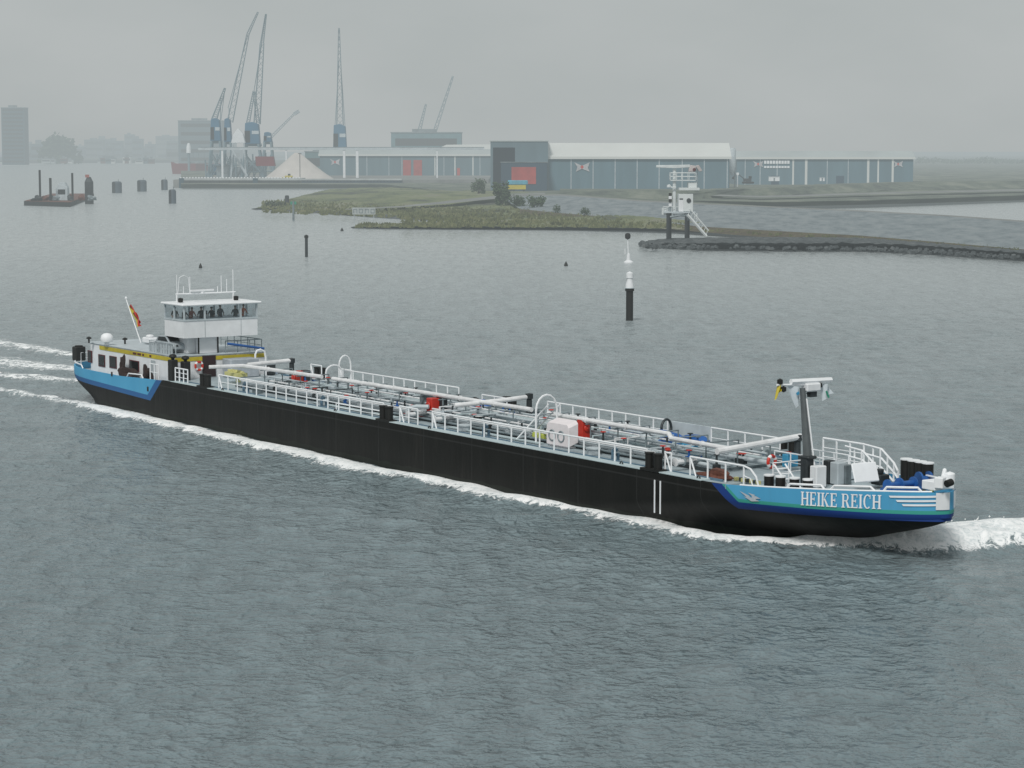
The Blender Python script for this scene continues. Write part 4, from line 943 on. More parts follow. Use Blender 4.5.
# green spit (headland) in two tongues
loft([[(247, 209.5, -.4), (270, 211.5, -.4), (300, 213.5, -.4), (350, 217.5, -.4), (400, 221, -.4), (440, 222.3, -.4), (485, 223.6, -.4), (520, 226, -.4), (600, 227, -.4), (700, 231, -.4)],
      [(255, 208.2, .6), (275, 208, .8), (300, 209, 1), (350, 212, 1), (400, 215.5, 1), (440, 217, 1.2), (485, 218, 1.2), (520, 219, 1.2), (600, 221, 1.2), (700, 228, 1.2)],
      [(262, 206.6, .8), (280, 203.5, 1.6), (310, 200, 2), (350, 203, 2), (400, 207, 2), (440, 207, 2), (485, 208, 2), (520, 208, 2), (600, 213, 2), (700, 222, 2)],
      [(268, 205.6, .4), (290, 199, 2), (320, 192, 3.5), (360, 190, 4), (400, 193, 4), (440, 194.5, 4), (485, 196, 4), (520, 197, 4), (600, 200, 4), (700, 208, 4)],
      [(275, 203.6, -.5), (300, 196, -.5), (330, 189, 1), (380, 187, 3.0), (420, 189, 3), (440, 190, 3), (485, 191, 3), (520, 191, 3), (600, 195, 3), (700, 202, 3)]],
     120, [ROCK, GRASS, GRASS, GRASS], 'headland', 4, .35, 3, 'low green grassy spit with a stony waterline')
loft([[(350, 227.6, -.3), (380, 229, -.3), (450, 229.8, -.3), (560, 230.5, -.3), (640, 231.5, -.3), (700, 233, -.3)],
      [(352, 226.6, .5), (380, 226.4, .8), (450, 226.6, .9), (560, 227, 1), (640, 228, 1.2), (700, 230, 1.2)],
      [(356, 225.8, .3), (380, 224.4, .8), (450, 223.8, 1), (560, 222, 1.5), (640, 221, 2.2), (700, 224, 2.2)],
      [(362, 225, -.3), (390, 223.2, -.2), (450, 221.5, -.2), (560, 212, 1.9), (640, 216, 2.9), (700, 222, 2.6)]], 90, [ROCK, GRASS, GRASS], 'headland_tongue', 4, .25, 4, 'thin green tongue of grass in front of the spit')
# gravel path across the spit
loft([[(345, 209.6, 2.2), (400, 207.4, 2.6), (450, 203.2, 3.4), (500, 198.4, 4.3), (545, 196, 4.6)], [(345, 208.9, 2.3), (400, 206, 2.8), (450, 200.6, 3.8), (500, 195.2, 4.5), (545, 192.8, 4.6)]], 30, [SAND], 'path', 2, .0, 5, 'pale gravel path across the spit')
# dike: toe verge, asphalt face, crest road, back slope
loft([[(520, 214, 1.8), (560, 218, 1.6), (640, 227, 1.2), (700, 232, .9), (760, 237, .6), (860, 243, .4), (950, 252, .2), (1024, 258.5, -.3), (1150, 270, -.3), (1400, 292, -.3)],
      [(520, 209, 2.3), (560, 213, 2.3), (640, 219.5, 2.2), (700, 226.5, 2.0), (760, 230, 2.0), (860, 235.5, 1.8), (950, 243, 1.7), (1024, 249.5, 1.6), (1150, 260, 1.6), (1400, 282, 1.6)],
      [(500, 197, 4.5), (560, 195.5, 5), (640, 201.5, 5.2), (700, 204.5, 5.2), (760, 207, 5.2), (860, 211.5, 5.2), (950, 216.5, 5.2), (1024, 222, 5.2), (1150, 231, 5.2), (1400, 250, 5.2)],
      [(500, 196, 4.5), (560, 194.2, 5), (640, 200.2, 5.2), (700, 203.2, 5.2), (760, 205.8, 5.2), (860, 210.3, 5.2), (950, 215.2, 5.2), (1024, 220.6, 5.2), (1150, 229.5, 5.2), (1400, 248, 5.2)],
      [(500, 193, 3), (560, 191, 3), (640, 198, 3), (700, 202, 3), (760, 206, 2), (860, 213, -1), (950, 218.5, -1), (1024, 224, -1), (1150, 233, -1), (1400, 252, -1)]],
     110, [VEG, ASPH, SAND, SCRUB], 'dike', 4, .0, 6, 'long grey asphalt dike slope at the right')
# rubble breakwater
loft([[(636, 244.6, -.3), (650, 248, -.3), (700, 250, -.3), (780, 250.8, -.3), (860, 251, -.3), (930, 254, -.3), (1024, 260, -.3), (1150, 271, -.3)],
      [(640, 243.3, .5), (652, 243.6, 1.0), (700, 243, 1.8), (780, 243, 2.0), (860, 243, 2.0), (930, 246, 2.0), (1024, 253, 1.8), (1150, 265, 1.5)],
      [(643, 242, .9), (660, 239, 1.8), (700, 237.6, 2.2), (780, 237.4, 2.4), (860, 238, 2.4), (930, 243, 2.2), (1024, 251, 1.9), (1150, 262, 1.6)],
      [(650, 241, -.3), (670, 238.5, .2), (700, 238, .2), (780, 237.4, .2), (860, 238, .4), (930, 243, 1), (1024, 250, 1.2), (1150, 261, 1.2)]], 150, [ROCK, ROCK, ROCK], 'breakwater', 4, .35, 7, 'dark low rubble breakwater under the radar tower')
# light strip road in front of hall & grassy bank of the basin
loft([[(640, 193.2, 4), (760, 197.5, 4), (900, 193.5, 4), (1060, 190, 4)], [(640, 192, 4.3), (760, 195.8, 4.3), (900, 191.8, 4.3), (1060, 188.3, 4.3)]], 40, [SAND], 'road', 1, .0, 8, 'thin pale service road beyond the dike')
loft([[(560, 199, 3.1), (700, 198.5, 3.1), (900, 190, 3.1), (1100, 187, 3.1)], [(560, 190, 6), (700, 191, 6.0), (900, 182.5, 6), (1100, 180, 6)], [(560, 188, 3), (700, 188.5, 3), (900, 181.0, 3), (1100, 179.5, 3)]], 60, [SCRUB, SCRUB], 'grass_bank', 5, .4, 9, 'dull grass bank in front of the sheds')

# ================================================================== BUILDINGS
def P_(px, Y): return (px - 512) / F_PX * Y * (math.cos(PITCH) + 0)   # lateral position at distance Y (small pitch term ignored)
def zat(py, Y):
    d = ray(512, py); return CAM_H + d.z * Y / d.y
def xat(px, py, Y): return at(px, py, Y=Y).x
def cladding(name, col, step=3.0, dark=.8):
    m, nt, b, hz = new_mat(name); n, l = nt.nodes, nt.links
    tc = n.new('ShaderNodeTexCoord'); w = n.new('ShaderNodeTexWave'); w.inputs['Scale'].default_value = 2.2 / step; w.inputs['Distortion'].default_value = 0; l.new(tc.outputs['Object'], w.inputs['Vector'])
    n1 = n.new('ShaderNodeTexNoise'); n1.inputs['Scale'].default_value = .12; n1.inputs['Detail'].default_value = 5
    mp = n.new('ShaderNodeMapping'); mp.inputs['Scale'].default_value = (1.5, 1, .3); l.new(tc.outputs['Object'], mp.inputs[0]); l.new(mp.outputs[0], n1.inputs['Vector'])
    ad = n.new('ShaderNodeMath'); ad.operation = 'MULTIPLY_ADD'; l.new(w.outputs['Fac'], ad.inputs[0]); ad.inputs[1].default_value = .3; l.new(n1.outputs[0], ad.inputs[2])
    mx = n.new('ShaderNodeMix'); mx.data_type = 'RGBA'; mx.inputs[6].default_value = (*[c * dark * .8 for c in col], 1); mx.inputs[7].default_value = (*[c * 1.2 for c in col], 1)
    l.new(ad.outputs[0], mx.inputs[0]); l.new(mx.outputs[2], b.inputs['Base Color']); b.inputs['Roughness'].default_value = .6
    return m
SLATE = cladding('slate_blue_cladding', (.095, .175, .215)); SLATE2 = cladding('grey_blue_cladding', (.10, .17, .20)); DARKC = cladding('dark_slate_cladding', (.02, .055, .09)); GREYC = cladding('grey_cladding', (.11, .17, .2))
ROOFW = mat('pale_roof_sheet', (.66, .68, .66), .6, var=.06, scale=.05)
ROOFG = mat('grey_roof_sheet', (.45, .5, .5), .6, var=.1, scale=.05)
DOORR = mat('red_door', (.42, .06, .05), .6, scale=.3)
def bowtie(parent, x, z, y, w, h):
    MB().add([(x - w / 2, y, z + h / 2), (x, y, z + h * .12), (x + w / 2, y, z + h / 2), (x + w * .38, y, z - h * .1), (x + w / 2, y, z - h / 2), (x, y, z - h * .18), (x - w / 2 * .8, y, z - h / 2), (x - w * .3, y, z)], [(0, 1, 5, 6, 7), (1, 2, 3, 4, 5)]).build('bowtie_logo', mat('faded_white', (.5, .5, .52), .7), parent)
    MB().add([(x - w * .12, y - .05, z), (x, y - .05, z + h * .22), (x + w * .12, y - .05, z), (x, y - .05, z - h * .22)], [(0, 1, 2, 3)]).build('logo_diamond', RED, parent)
def hall(name, label, px0, px1, base, wall, ridge, Y, depth, wallm, roofm, strips, gable=None, ridge_in=.14, top0=None):
    x0, x1 = xat(px0, base, Y), xat(px1, base, Y); zb = 3; zw, zr = zat(wall, Y), zat(ridge, Y)
    cx = (x0 + x1) / 2; o = thing(name, label, 'warehouse', (cx, Y, zb)); w = (x1 - x0) / 2; H, Rg = zw - zb, zr - zb
    MB().b2((-w, 0, -1), (w, depth, H)).build('wall', wallm, o)
    e = 1.0; yr = depth * ridge_in
    MB().add([(-w - e, -e, H), (w + e, -e, H), (w + e, yr, Rg), (-w - e, yr, Rg), (w + e, depth + e, H), (-w - e, depth + e, H), (-w - e, -e, H + .35), (w + e, -e, H + .35), (w + e, yr, Rg + .3), (-w - e, yr, Rg + .3)],
             [(0, 1, 7, 6), (6, 7, 8, 9), (9, 8, 4, 5), (1, 4, 8, 7), (0, 6, 9, 5)]).build('roof', roofm, o)
    MB().b2((-w - e, -e - .25, H - .7), (w + e, -e, H + .5)).build('gutter', ROOFW, o)
    for s_ in strips:
        x = xat(s_[0], base, Y) - cx; MB().b2((x - s_[1] / 2, -.25, -1), (x + s_[1] / 2, -.02, H - .7)).build('downpipe', s_[2] if len(s_) > 2 else LSTEEL, o)
    return o, cx, H
Y1 = 1130.0
h1, c1, H1 = hall('warehouse', 'large slate blue warehouse with a tall pale roof and bowtie logo, centre', 549, 729, 190, 157.6, 143.5, Y1, 90, SLATE, ROOFW, [(x, .4) for x in (571, 593, 615, 637, 659, 682, 704, 727)])
bowtie(h1, xat(582, 167, Y1) - c1, zat(167, Y1) - 3, -.4, 7.5, 4.6)
Y3 = 1320.0
h3, c3, H3 = hall('warehouse', 'long low slate blue warehouse with two bowtie logos at the right', 737, 913, 180, 158, 151.5, Y3, 70, SLATE, ROOFG, [(x, .4) for x in (745, 760, 777, 827, 848)] + [(793, 1.0, ROOFW), (806, 1.4, ROOFW), (868, 1.3, ROOFW), (878, .9, ROOFW), (892.5, 1.2, ROOFW)])
bowtie(h3, xat(758, 164, Y3) - c3, zat(164, Y3) - 3, -.4, 6, 3.6); bowtie(h3, xat(898, 164, Y3) - c3, zat(164, Y3) - 3, -.4, 5.5, 3.6)
for a, b, y in ((764, 790, 162.2), (764, 790, 167)):
    x0, x1 = xat(a, y, Y3) - c3, xat(b, y, Y3) - c3; z = zat(y, Y3) - 3; nn = 9
    mb = MB()
    for i in range(nn): xa = x0 + (x1 - x0) * i / nn; mb.b2((xa, -.5, z - (.9 if y < 165 else .55)), (xa + (x1 - x0) / nn * .8, -.35, z + (.9 if y < 165 else .55)))
    mb.build('wall_lettering', RAILW, h3)
for px in (775, 840): MB().b2((xat(px, 180, Y3) - c3 - 2.2, -.3, -1), (xat(px, 180, Y3) - c3 + 2.2, -.03, 5)).build('door', DARKC, h3)
Y2 = 1620.0
h2, c2, H2 = hall('warehouse', 'long grey-blue warehouse with red double doors and bowtie logo at the left', 320, 492, 176, 155, 149.5, Y2, 80, SLATE2, ROOFG, [(x, .8, ROOFW) for x in (357, 435, 455, 473)] + [(x, .4) for x in (345, 367, 389, 402, 444, 480)])
bowtie(h2, xat(335, 162, Y2) - c2, zat(162, Y2) - 3, -.4, 7, 4.5)
for a, b in ((403, 411), (413.5, 422)):
    MB().b2((xat(a, 170, Y2) - c2, -.4, -.5), (xat(b, 170, Y2) - c2, -.05, zat(160, Y2) - 3)).build('door', DOORR, h2)
MB().b2((xat(457, 170, Y2) - c2, -.4, -.5), (xat(460, 170, Y2) - c2, -.05, zat(168, Y2) - 3)).build('door', DOORR, h2)
MB().prism([(xat(425, 150, Y2) - c2, 2, H2 + .2), (xat(492, 150, Y2) - c2, 2, H2 + .2), (xat(492, 150, Y2) - c2, 30, zat(144.5, Y2) - 3), (xat(445, 150, Y2) - c2, 30, zat(145, Y2) - 3)], (0, 6, .3)).build('raised_roof', ROOFW, h2)
# tall gate building between the halls
Yg = 1125.0; gx0, gx1 = xat(490.5, 190, Yg), xat(548, 190, Yg); gcx = (gx0 + gx1) / 2
g = thing('gate_building', 'tall dark slate loading building with an open bay and red door beside the central warehouse', 'building', (gcx, Yg, 3)); zt = zat(141.5, Yg) - 3; hw_ = (gx1 - gx0) / 2
rx1 = xat(515, 150, Yg) - gcx; zr0 = zat(147.5, Yg) - 3
MB().b2((-hw_, 18, -1), (hw_, 60, zt)).b2((rx1, .0, -1), (hw_ - .02, 18, zt)).b2((-hw_, 0, zr0), (rx1, 18, zt)).b2((-hw_, 0, -1), (-hw_ + 1.2, 18, zr0)).build('wall', GREYC, g)
MB().b2((-hw_ + 1.2, 17.6, -1), (rx1, 17.9, zr0)).build('bay_back', DARKC, g)
MB().b2((-hw_ - .4, -.4, zt), (hw_ + .4, 60.4, zt + .5)).build('roof', ROOFG, g)
ax0, ax1, az = xat(501, 175, Yg - 8) - gcx, xat(547, 175, Yg - 8) - gcx, zat(162.5, Yg - 8) - 3
MB().b2((ax0, -9, -1), (ax1, -.05, az)).build('annex', DARKC, g, bevel=.1); MB().b2((ax0 - .3, -9.3, az), (ax1 + .3, -.05, az + .3)).build('annex_roof', STEEL, g)
MB().b2((xat(511.5, 175, Yg - 9) - gcx, -9.3, zat(184, Yg - 9) - 3), (xat(536, 175, Yg - 9) - gcx, -9.05, zat(167, Yg - 9) - 3)).build('door', DOORR, g)
# cyan and yellow hopper trailer in front
Yt = 1095.0; tx = xat(517, 185, Yt); tr = thing('trailer', 'cyan topped yellow trailer parked before the red door', 'trailer', (tx, Yt, 3.2))
MB().b2((-4.6, -1.3, 3.0), (5.2, 1.3, 5.2)).build('cover', mat('cyan_cover', (.08, .36, .5), .6), tr, bevel=.4); MB().b2((-4.4, -1.25, .9), (4.2, 1.25, 2.95)).build('body', YEL, tr, bevel=.05)
for x in (-3, -1.6, 3.2): MB().torus((x, -1.1, .5), .35, .16, (0, 1, 0), 12, 6).build('wheel', RUBBER, tr)
# silo tower between halls 1 and 3
Yv = 1160.0; sx = xat(732, 170, Yv); sv = thing('silo', 'slim grey silo tower standing between the centre and right warehouses', 'silo', (sx, Yv, 3)); ht = zat(148, Yv) - 3
MB().lathe((0, 0, 7), [(.4, 0), (1.9, 3), (1.9, ht - 8), (1.2, ht - 7), (0, ht - 6.9)], 14).build('tank', LSTEEL, sv, smooth=True)
for a in (-1.5, 1.5):
    for b in (-1.5, 1.5): MB().tube([(a, b, -.5), (a, b, 11)], .18, 5).build('leg', STEEL, sv)
MB().box((1.5, 0, ht * .7), (.4, .4, ht * .6)).build('ladder', LSTEEL, sv)
# excavator and small sign-like things near hall 3
Ye = 1180; ex = thing('excavator', 'small dark excavator working at the foot of the right warehouse', 'excavator', (xat(748, 184, Ye), Ye, 5.6))
MB().b2((-3, -1.4, 0), (3, -.6, 1)).b2((-3, .6, 0), (3, 1.4, 1)).build('track', BLACK, ex, bevel=.3); MB().b2((-2.4, -1.2, 1.1), (1.6, 1.2, 2.6)).build('body', DSTEEL, ex, bevel=.2); MB().b2((.2, -1.1, 2.6), (1.8, .2, 3.8)).build('cab', GLASSD, ex, bevel=.15)
MB().tube([(-2, 0, 2.4), (-5.5, 0, 5.2), (-7.5, 0, 3.4)], .28, 6).build('boom', DSTEEL, ex); MB().box((-7.6, 0, 2.8), (1.1, 1.2, 1.0), ry=.4).build('bucket', BLACK, ex)
mk = thing('marker_post', 'slim white marker post left of the excavator', 'post', (xat(737.5, 184, 1150), 1150, 4.5)); MB().tube([(0, 0, 0), (0, 0, 6)], .22, 6).build('pole', RAILW, mk); MB().box((0, 0, 6.4), (1.3, .2, 1.2)).build('topmark', RAILW, mk)
for px, w_, h_, lab in ((774, 3.6, 2.4, 'white site hut before the lettered wall of the right warehouse'), (822, 1.6, 1.9, 'small white cabinet near the middle of the right warehouse')):
    o = thing('site_hut', lab, 'hut', (xat(px, 181, 1290), 1290, 5.4)); MB().b2((-w_ / 1.2, -1.2, 0), (w_ / 1.2, 1.2, h_)).build('wall', WHITE, o, bevel=.05); MB().b2((-w_ / 1.2 - .2, -1.4, h_), (w_ / 1.2 + .2, 1.4, h_ + .2)).build('roof', LSTEEL, o); MB().b2((-.4, -1.25, .1), (.4, -1.21, 1.8)).build('door', STEEL, o)

# far skyline, mostly haze
CONC = mat('city_concrete', (.10, .16, .19), .8, var=.15, scale=.05); CONC2 = mat('city_brick', (.14, .16, .17), .8, var=.2, scale=.05); CONCD = mat('dark_facade', (.02, .07, .10), .7, scale=.05)
def block(px0, px1, top, Y, label, m=CONC, group=None, name='apartment_block', rows=None, roofh=0, zb=3.5, cat='building'):
    x0, x1 = xat(px0, top, Y), xat(px1, top, Y); h = zat(top, Y) - zb; w = (x1 - x0) / 2
    o = thing(name, label, cat, ((x0 + x1) / 2, Y, zb), 0, group); MB().b2((-w, 0, -2), (w, w * 1.2 + 8, h)).build('wall', m, o)
    nf = rows or max(1, int(h / 12))
    for i in range(nf):
        z = h * (i + .5) / nf; MB().b2((-w * .88, -.3, z - h / nf * .2), (w * .88, -.02, z + h / nf * .2)).build('window', GLASSD, o)
    MB().b2((-w - .6, -.6, h), (w + .6, w * 1.2 + 8.6, h + 1)).b2((-w * .4, 2, h + 1), (w * .3, 8, h + 4 + roofh)).build('roof', STEEL, o)
    return o
block(1, 24, 108, 3300, 'dark slab tower block standing tallest at the far left shore', CONCD, None, 'tower_block', 14)
rb = random.Random(11)
for i in range(60):
    px = rb.uniform(24, 235); w_ = rb.uniform(6, 24); env = 134 + 16 * abs(rb.random()) ** .7
    if 45 < px < 80: env = max(env, 146)
    if px < 45: env = rb.uniform(143, 154)
    block(px, px + w_, env if rb.random() < .55 else rb.uniform(146, 156), rb.uniform(4200, 6800), 'faint pale town building in the haze of the far left skyline', rb.choice((CONC, CONC, CONC2)), 'town buildings in the haze on the far bank', roofh=rb.uniform(0, 5))
for i in range(22):   # quay sheds and low clutter along the far shore
    px = rb.uniform(-5, 195); block(px, px + rb.uniform(3, 9), rb.uniform(156.5, 160.5), rb.uniform(3560, 3800), 'low pale shed at the water line of the far left bank', rb.choice((ROOFW, CONC, RUST, ROOFG)), 'low sheds along the far bank', 'shed', 1, cat='shed')
block(391, 461, 133, 2300, 'big pale green-grey hall rising in haze behind the left warehouse', mat('pale_green_cladding', (.10, .22, .25), .7), None, 'storage_hall', 2)
block(178, 222, 121, 3300, 'pale wide block in haze behind the blue cranes', CONC, None, 'apartment_block')
block(305, 330, 152, 2000, 'small teal shed between salt heap and left warehouse', mat('teal_cladding', (.06, .16, .17), .7), None, 'shed', 1, cat='shed')

# quay, pier, dolphins, heap
Yq = at(250, 188, 0).y
qa, qb = at(180, 188, 0), at(300, 188.3, 0)
pier = thing('pier', 'pale topped pier on dark piles in front of the salt heap', 'pier', (qa.x, Yq, 0)); Lq = qb.x - qa.x
MB().b2((0, 0, 4.6), (Lq, 26, 5.8)).build('deck', mat('pale_concrete', (.42, .45, .45), .8, scale=.2), pier)
MB().b2((0, 12, -1), (Lq, 14, 4.6)).build('back_wall', mat('brown_timber', (.10, .085, .08), .8, scale=.3), pier)
for i in range(13): MB().b2((i * Lq / 12.3 - .45, .2, -1), (i * Lq / 12.3 + .45, 1.1, 4.6)).build('pile', DSTEEL, pier)
for x in (1.0, Lq * .62): MB().b2((x - 1.4, -1.2, -1), (x + 1.4, .15, 5.9)).build('fender', CONCD, pier)
MB().b2((0, .5, 2.2), (Lq, .75, 2.7)).build('waling', DSTEEL, pier)
mb = MB()
for i in range(40): mb.b2((i * Lq / 40, .1, 5.8), (i * Lq / 40 + .9, 1.2, 6.5))
mb.build('kerb_block', RAILW, pier)
qc = at(400, 188.6, 0); qw = thing('quay_wall', 'dark blue sheet pile quay wall right of the pier', 'quay wall', (qb.x, Yq, 0)); LQ = qc.x - qb.x
mb = MB(); nn = 60
for i in range(nn): mb.b2((i * LQ / nn, (i % 2) * .5, -1), ((i + 1) * LQ / nn, 3, 4.6))
mb.build('sheet_piles', mat('dark_blue_steel', (.04, .07, .10), .6), qw); MB().b2((0, -.3, 4.6), (LQ, 5, 5.5)).build('coping', mat('pale_concrete', (.42, .45, .45), .8, scale=.2), qw)
ap0, ap1 = at(181, 187, 0), at(489, 187, 0)
struct(MB().b2((ap0.x, Yq + 5.1, -1), (ap1.x, 1700, 4.9)).build('quay_apron', SAND), 'flat pale concrete apron of the quay')
# salt/sand heap
hx_, hY = xat(297, 178, 1440), 1440.0; hz_ = zat(152, hY) - 4.9; hwid = (xat(333, 178, hY) - xat(262, 178, hY)) / 2
hp_ = MB(); N = 40; vs = [(0, 0, hz_ - .6)]; rr_ = random.Random(2)
prf = [(.06, .97), (.2, .82), (.45, .54), (.7, .27), (.9, .07), (1.02, -.03)]
for r_, z_ in prf:
    for k in range(N): a = 2 * math.pi * k / N; q = 1 + .05 * math.sin(3 * a + 1) + rr_.uniform(-.015, .015); vs.append((r_ * hwid * q * math.cos(a), r_ * hwid * q * .6 * math.sin(a), z_ * hz_ + rr_.uniform(-.2, .2)))
fs = [(0, 1 + k, 1 + (k + 1) % N) for k in range(N)] + [(1 + i * N + k, 1 + i * N + (k + 1) % N, 1 + (i + 1) * N + (k + 1) % N, 1 + (i + 1) * N + k) for i in range(len(prf) - 1) for k in range(N)]
hp_.add(vs, fs); o = hp_.build('salt_heap', mat('pale_salt', (.56, .53, .50), .9, var=.08, scale=.2), None, smooth=True); o.location = (hx_, hY, 4.9); tag(o, 'tall conical pale salt heap on the quay', 'heap')
o = thing('lamp_post', 'thin dark lamp post standing before the pale salt heap', 'lamp post', (xat(300, 176, 1405), 1405, 4.9)); MB().tube([(0, 0, 0), (0, 0, 15.5)], .22, 5).build('pole', DSTEEL, o); MB().b2((-1.0, -.2, 15.4), (1.0, .2, 15.8)).build('lamp', DSTEEL, o)
o = thing('wheel_loader', 'small yellow wheel loader at the foot of the salt heap', 'loader', (xat(289, 176, 1404), 1404, 4.9)); MB().b2((-2.5, -1.1, .8), (2.2, 1.1, 2.3)).build('body', YEL, o, bevel=.2); MB().b2((-.6, -.9, 2.3), (.9, .9, 3.4)).build('cab', GLASSD, o, bevel=.1); MB().b2((-4.2, -1.3, .2), (-3.0, 1.3, 1.4)).build('bucket', YEL, o, bevel=.1)
for x in (-1.6, 1.5): MB().torus((x, -1.1, .7), .45, .25, (0, 1, 0), 12, 6).build('wheel', RUBBER, o)
# conveyor gallery across, on white supports
Yc = 1480.0
cv = thing('conveyor', 'long grey elevated conveyor gallery on white trestle posts above the quay', 'conveyor', (xat(198, 150, Yc), Yc, 0)); cL = xat(490, 150, Yc) - xat(198, 150, Yc); zc = zat(148.6, Yc)
MB().b2((0, 0, zc - .9), (cL * .98, 3, zc + .7)).build('gallery', LSTEEL, cv); MB().b2((0, -.1, zc + .7), (cL * .98, 3.1, zc + 1.0)).build('gallery_roof', STEEL, cv)
for px, wd in ((344, 1.5), (357, 1.7), (286, .9), (222, 1.2), (437, .8)):
    x = xat(px, 150, Yc) - xat(198, 150, Yc); MB().b2((x - wd / 2, .5, 3), (x + wd / 2, 2, zc - .95)).build('post', WHITE, cv)
# moored red ship
rs = thing('cargo_ship', 'moored freighter with red hull lying behind the pier at the left', 'cargo ship', (xat(171, 172, 2200), 2200, 0)); Lr = xat(226, 172, 2200) - xat(171, 172, 2200)
zr_ = zat(163.5, 2200)
MB().prism([(1.5, 0, -1), (Lr, 0, -1), (Lr, 0, zr_), (3, 0, zr_), (0, 0, zr_ + 1.5)], (0, 14, 0)).build('hull', mat('dull_red_hull', (.20, .03, .035), .6, scale=.1), rs); MB().b2((Lr * .45, -.05, -1), (Lr * .7, -.02, zr_)).build('hull_patch', MAROON, rs)
MB().b2((Lr * .3, 1.5, zr_), (Lr * .95, 7.5, zr_ + 1.6)).build('hatch_coaming', STEEL, rs)
for i in range(6): x = Lr * (.3 + .1 * i); MB().tube([(x, 2, zr_ + 1.5), (x, 2, zr_ + 11)], .25, 5).build('derrick_post', STEEL, rs)
MB().b2((Lr * .3, 1.9, zr_ + 10.2), (Lr * .82, 2.2, zr_ + 11)).build('catwalk', STEEL, rs)
rs2 = MB().prism([(0, 0, 0), (12, 0, 0), (11, 0, 6), (-.5, 0, 6)], (0, 6, 0)).build('hopper', mat('dull_red_hull', (.20, .03, .035), .6, scale=.1)); rs2.location = (xat(256, 160, 1470), 1470, zat(166, 1470)); tag(rs2, 'dull red grab hopper between the portal cranes and the salt heap', 'hopper')
# portal cranes
CRB = mat('crane_blue', (.04, .16, .27), .6, scale=.1); CRG = mat('crane_grey', (.20, .29, .33), .6, scale=.1)
def crane(px, Y, label, body=(211, 222, 117, 140), jib=None, fly=None, legs=True, jibm=CRG, hw=None, thick=.32):
    x = xat(px, 150, Y); o = thing('harbour_crane', label, 'crane', (x, Y, 3.5)); g2 = lambda a, b: (xat(a, b, Y) - x, 0, zat(b, Y) - 3.5)
    b0, b1 = g2(body[0], body[3]), g2(body[1], body[2]); m_ = (b0[0] + b1[0]) / 2
    MB().prism([(b0[0], -4, b0[2]), (b1[0], -4, b0[2]), (b1[0] - .8, -4, b1[2] * .9 + b0[2] * .1), (m_, -4, b1[2]), (b0[0] + .6, -4, b1[2] * .95 + b0[2] * .05)], (0, 8, 0)).build('cabin', CRB, o, bevel=.3)
    MB().b2((b0[0] + .3, -4.3, b0[2] + 1), (b0[0] + (b1[0] - b0[0]) * .38, -4.05, b1[2] * .6 + b0[2] * .4)).build('cab_window', GLASSD, o)
    MB().b2((m_, -4.2, b0[2] + (b1[2] - b0[2]) * .45), (b1[0] - .5, -4.05, b0[2] + (b1[2] - b0[2]) * .6)).build('white_band', LSTEEL, o)
    w = (b1[0] - b0[0])
    for a in (-1, 1):
        for c in (-1, 1): MB().tube([(m_ + a * w * .75, c * 5, -1), (m_ + a * w * .4, c * 3.4, b0[2])], .75, 6).build('leg', CRG, o)
    mb = MB()
    for c in (-4.6, 4.6): mb.tube([(m_ - w * .7, c, 2), (m_ + w * .5, c * .8, b0[2] * .7)], .35, 5).tube([(m_ + w * .7, c, 2), (m_ - w * .5, c * .8, b0[2] * .7)], .35, 5).tube([(m_ - w * .66, c, 5), (m_ + w * .66, c, 5)], .4, 5)
    mb.tube([(m_ - w * .6, 0, b0[2] - .6), (m_ + w * .6, 0, b0[2] - .6)], 1.1, 6); mb.build('brace', CRG, o)
    for seg in (jib or []):
        a, b, w0, w1 = seg; MB().lattice(g2(*a), g2(*b), w0 * .8, w1 * .8, 14, thick * .7).build('jib', jibm, o)
    for (a, b) in (fly or []): MB().tube([g2(*a), g2(*b)], .22, 4).build('cable', CRG, o)
    return o
crane(216, 1500, 'blue quay crane with a short raked jib, leftmost of the portal cranes', (211, 221, 118, 141), [((214, 120), (225, 88), 4, 1.2)], [((220, 130), (221, 96)), ((225, 88), (221, 120))])
crane(230, 1530, 'slim blue quay crane with a very tall pale jib leaning right, second from the left', (224.5, 231.5, 118, 142), [((230, 122), (248, 34), 4.5, 2), ((248, 34), (258, 12), 2, 1)], [((228, 108), (248, 34)), ((229, 142), (229, 108))], thick=.24)
crane(251, 1500, 'broad blue quay crane with a tall upright lattice jib, third from the left', (245, 260, 122, 144), [((248, 123), (254, 91), 2.5, 1.5), ((258, 123), (254, 91), 2.5, 1.5), ((257, 124), (262, 43), 5, 3), ((262, 43), (266, 14), 2.5, 1)], [((254, 91), (262, 43)), ((254, 91), (266, 14))], thick=.28)
crane(340, 1700, 'lone blue crane with a vertical lattice mast behind the left warehouse', (333.5, 346.5, 124, 148), [((340, 126), (339, 28), 6, .9)], [((345, 126), (340.5, 60)), ((335, 126), (339, 60))])
crane(270, 1560, 'low grey crane with a drooping pale jib behind the salt heap', (264, 272, 132, 142), [((270, 138), (294, 114), 2, 1.2), ((294, 114), (299, 111), 2.4, 2.4)], [], jibm=LSTEEL)
for px, x1, y0, lab in ((417, 426, 104, 'faint grey crane jib rising left behind the pale green hall'), (432, 453, 76, 'faint taller grey crane jib rising right behind the pale green hall')):
    Yf = 2600; o = thing('harbour_crane', lab, 'crane', (xat(px, 150, Yf), Yf, 3.5)); x = xat(px, 150, Yf)
    MB().lattice((0, 0, zat(140, Yf) - 3.5), (xat(x1, y0, Yf) - x, 0, zat(y0, Yf) - 3.5), 4, 1.5, 12, .4).build('jib', CRG, o)
    MB().b2((-5, -4, 12), (5, 4, zat(134, Yf) - 3.5)).build('cabin', CRB, o, bevel=.4)
    for a in (-4, 4): MB().tube([(a * 1.5, 0, 0), (a, 0, 12)], .9, 6).build('leg', CRG, o)
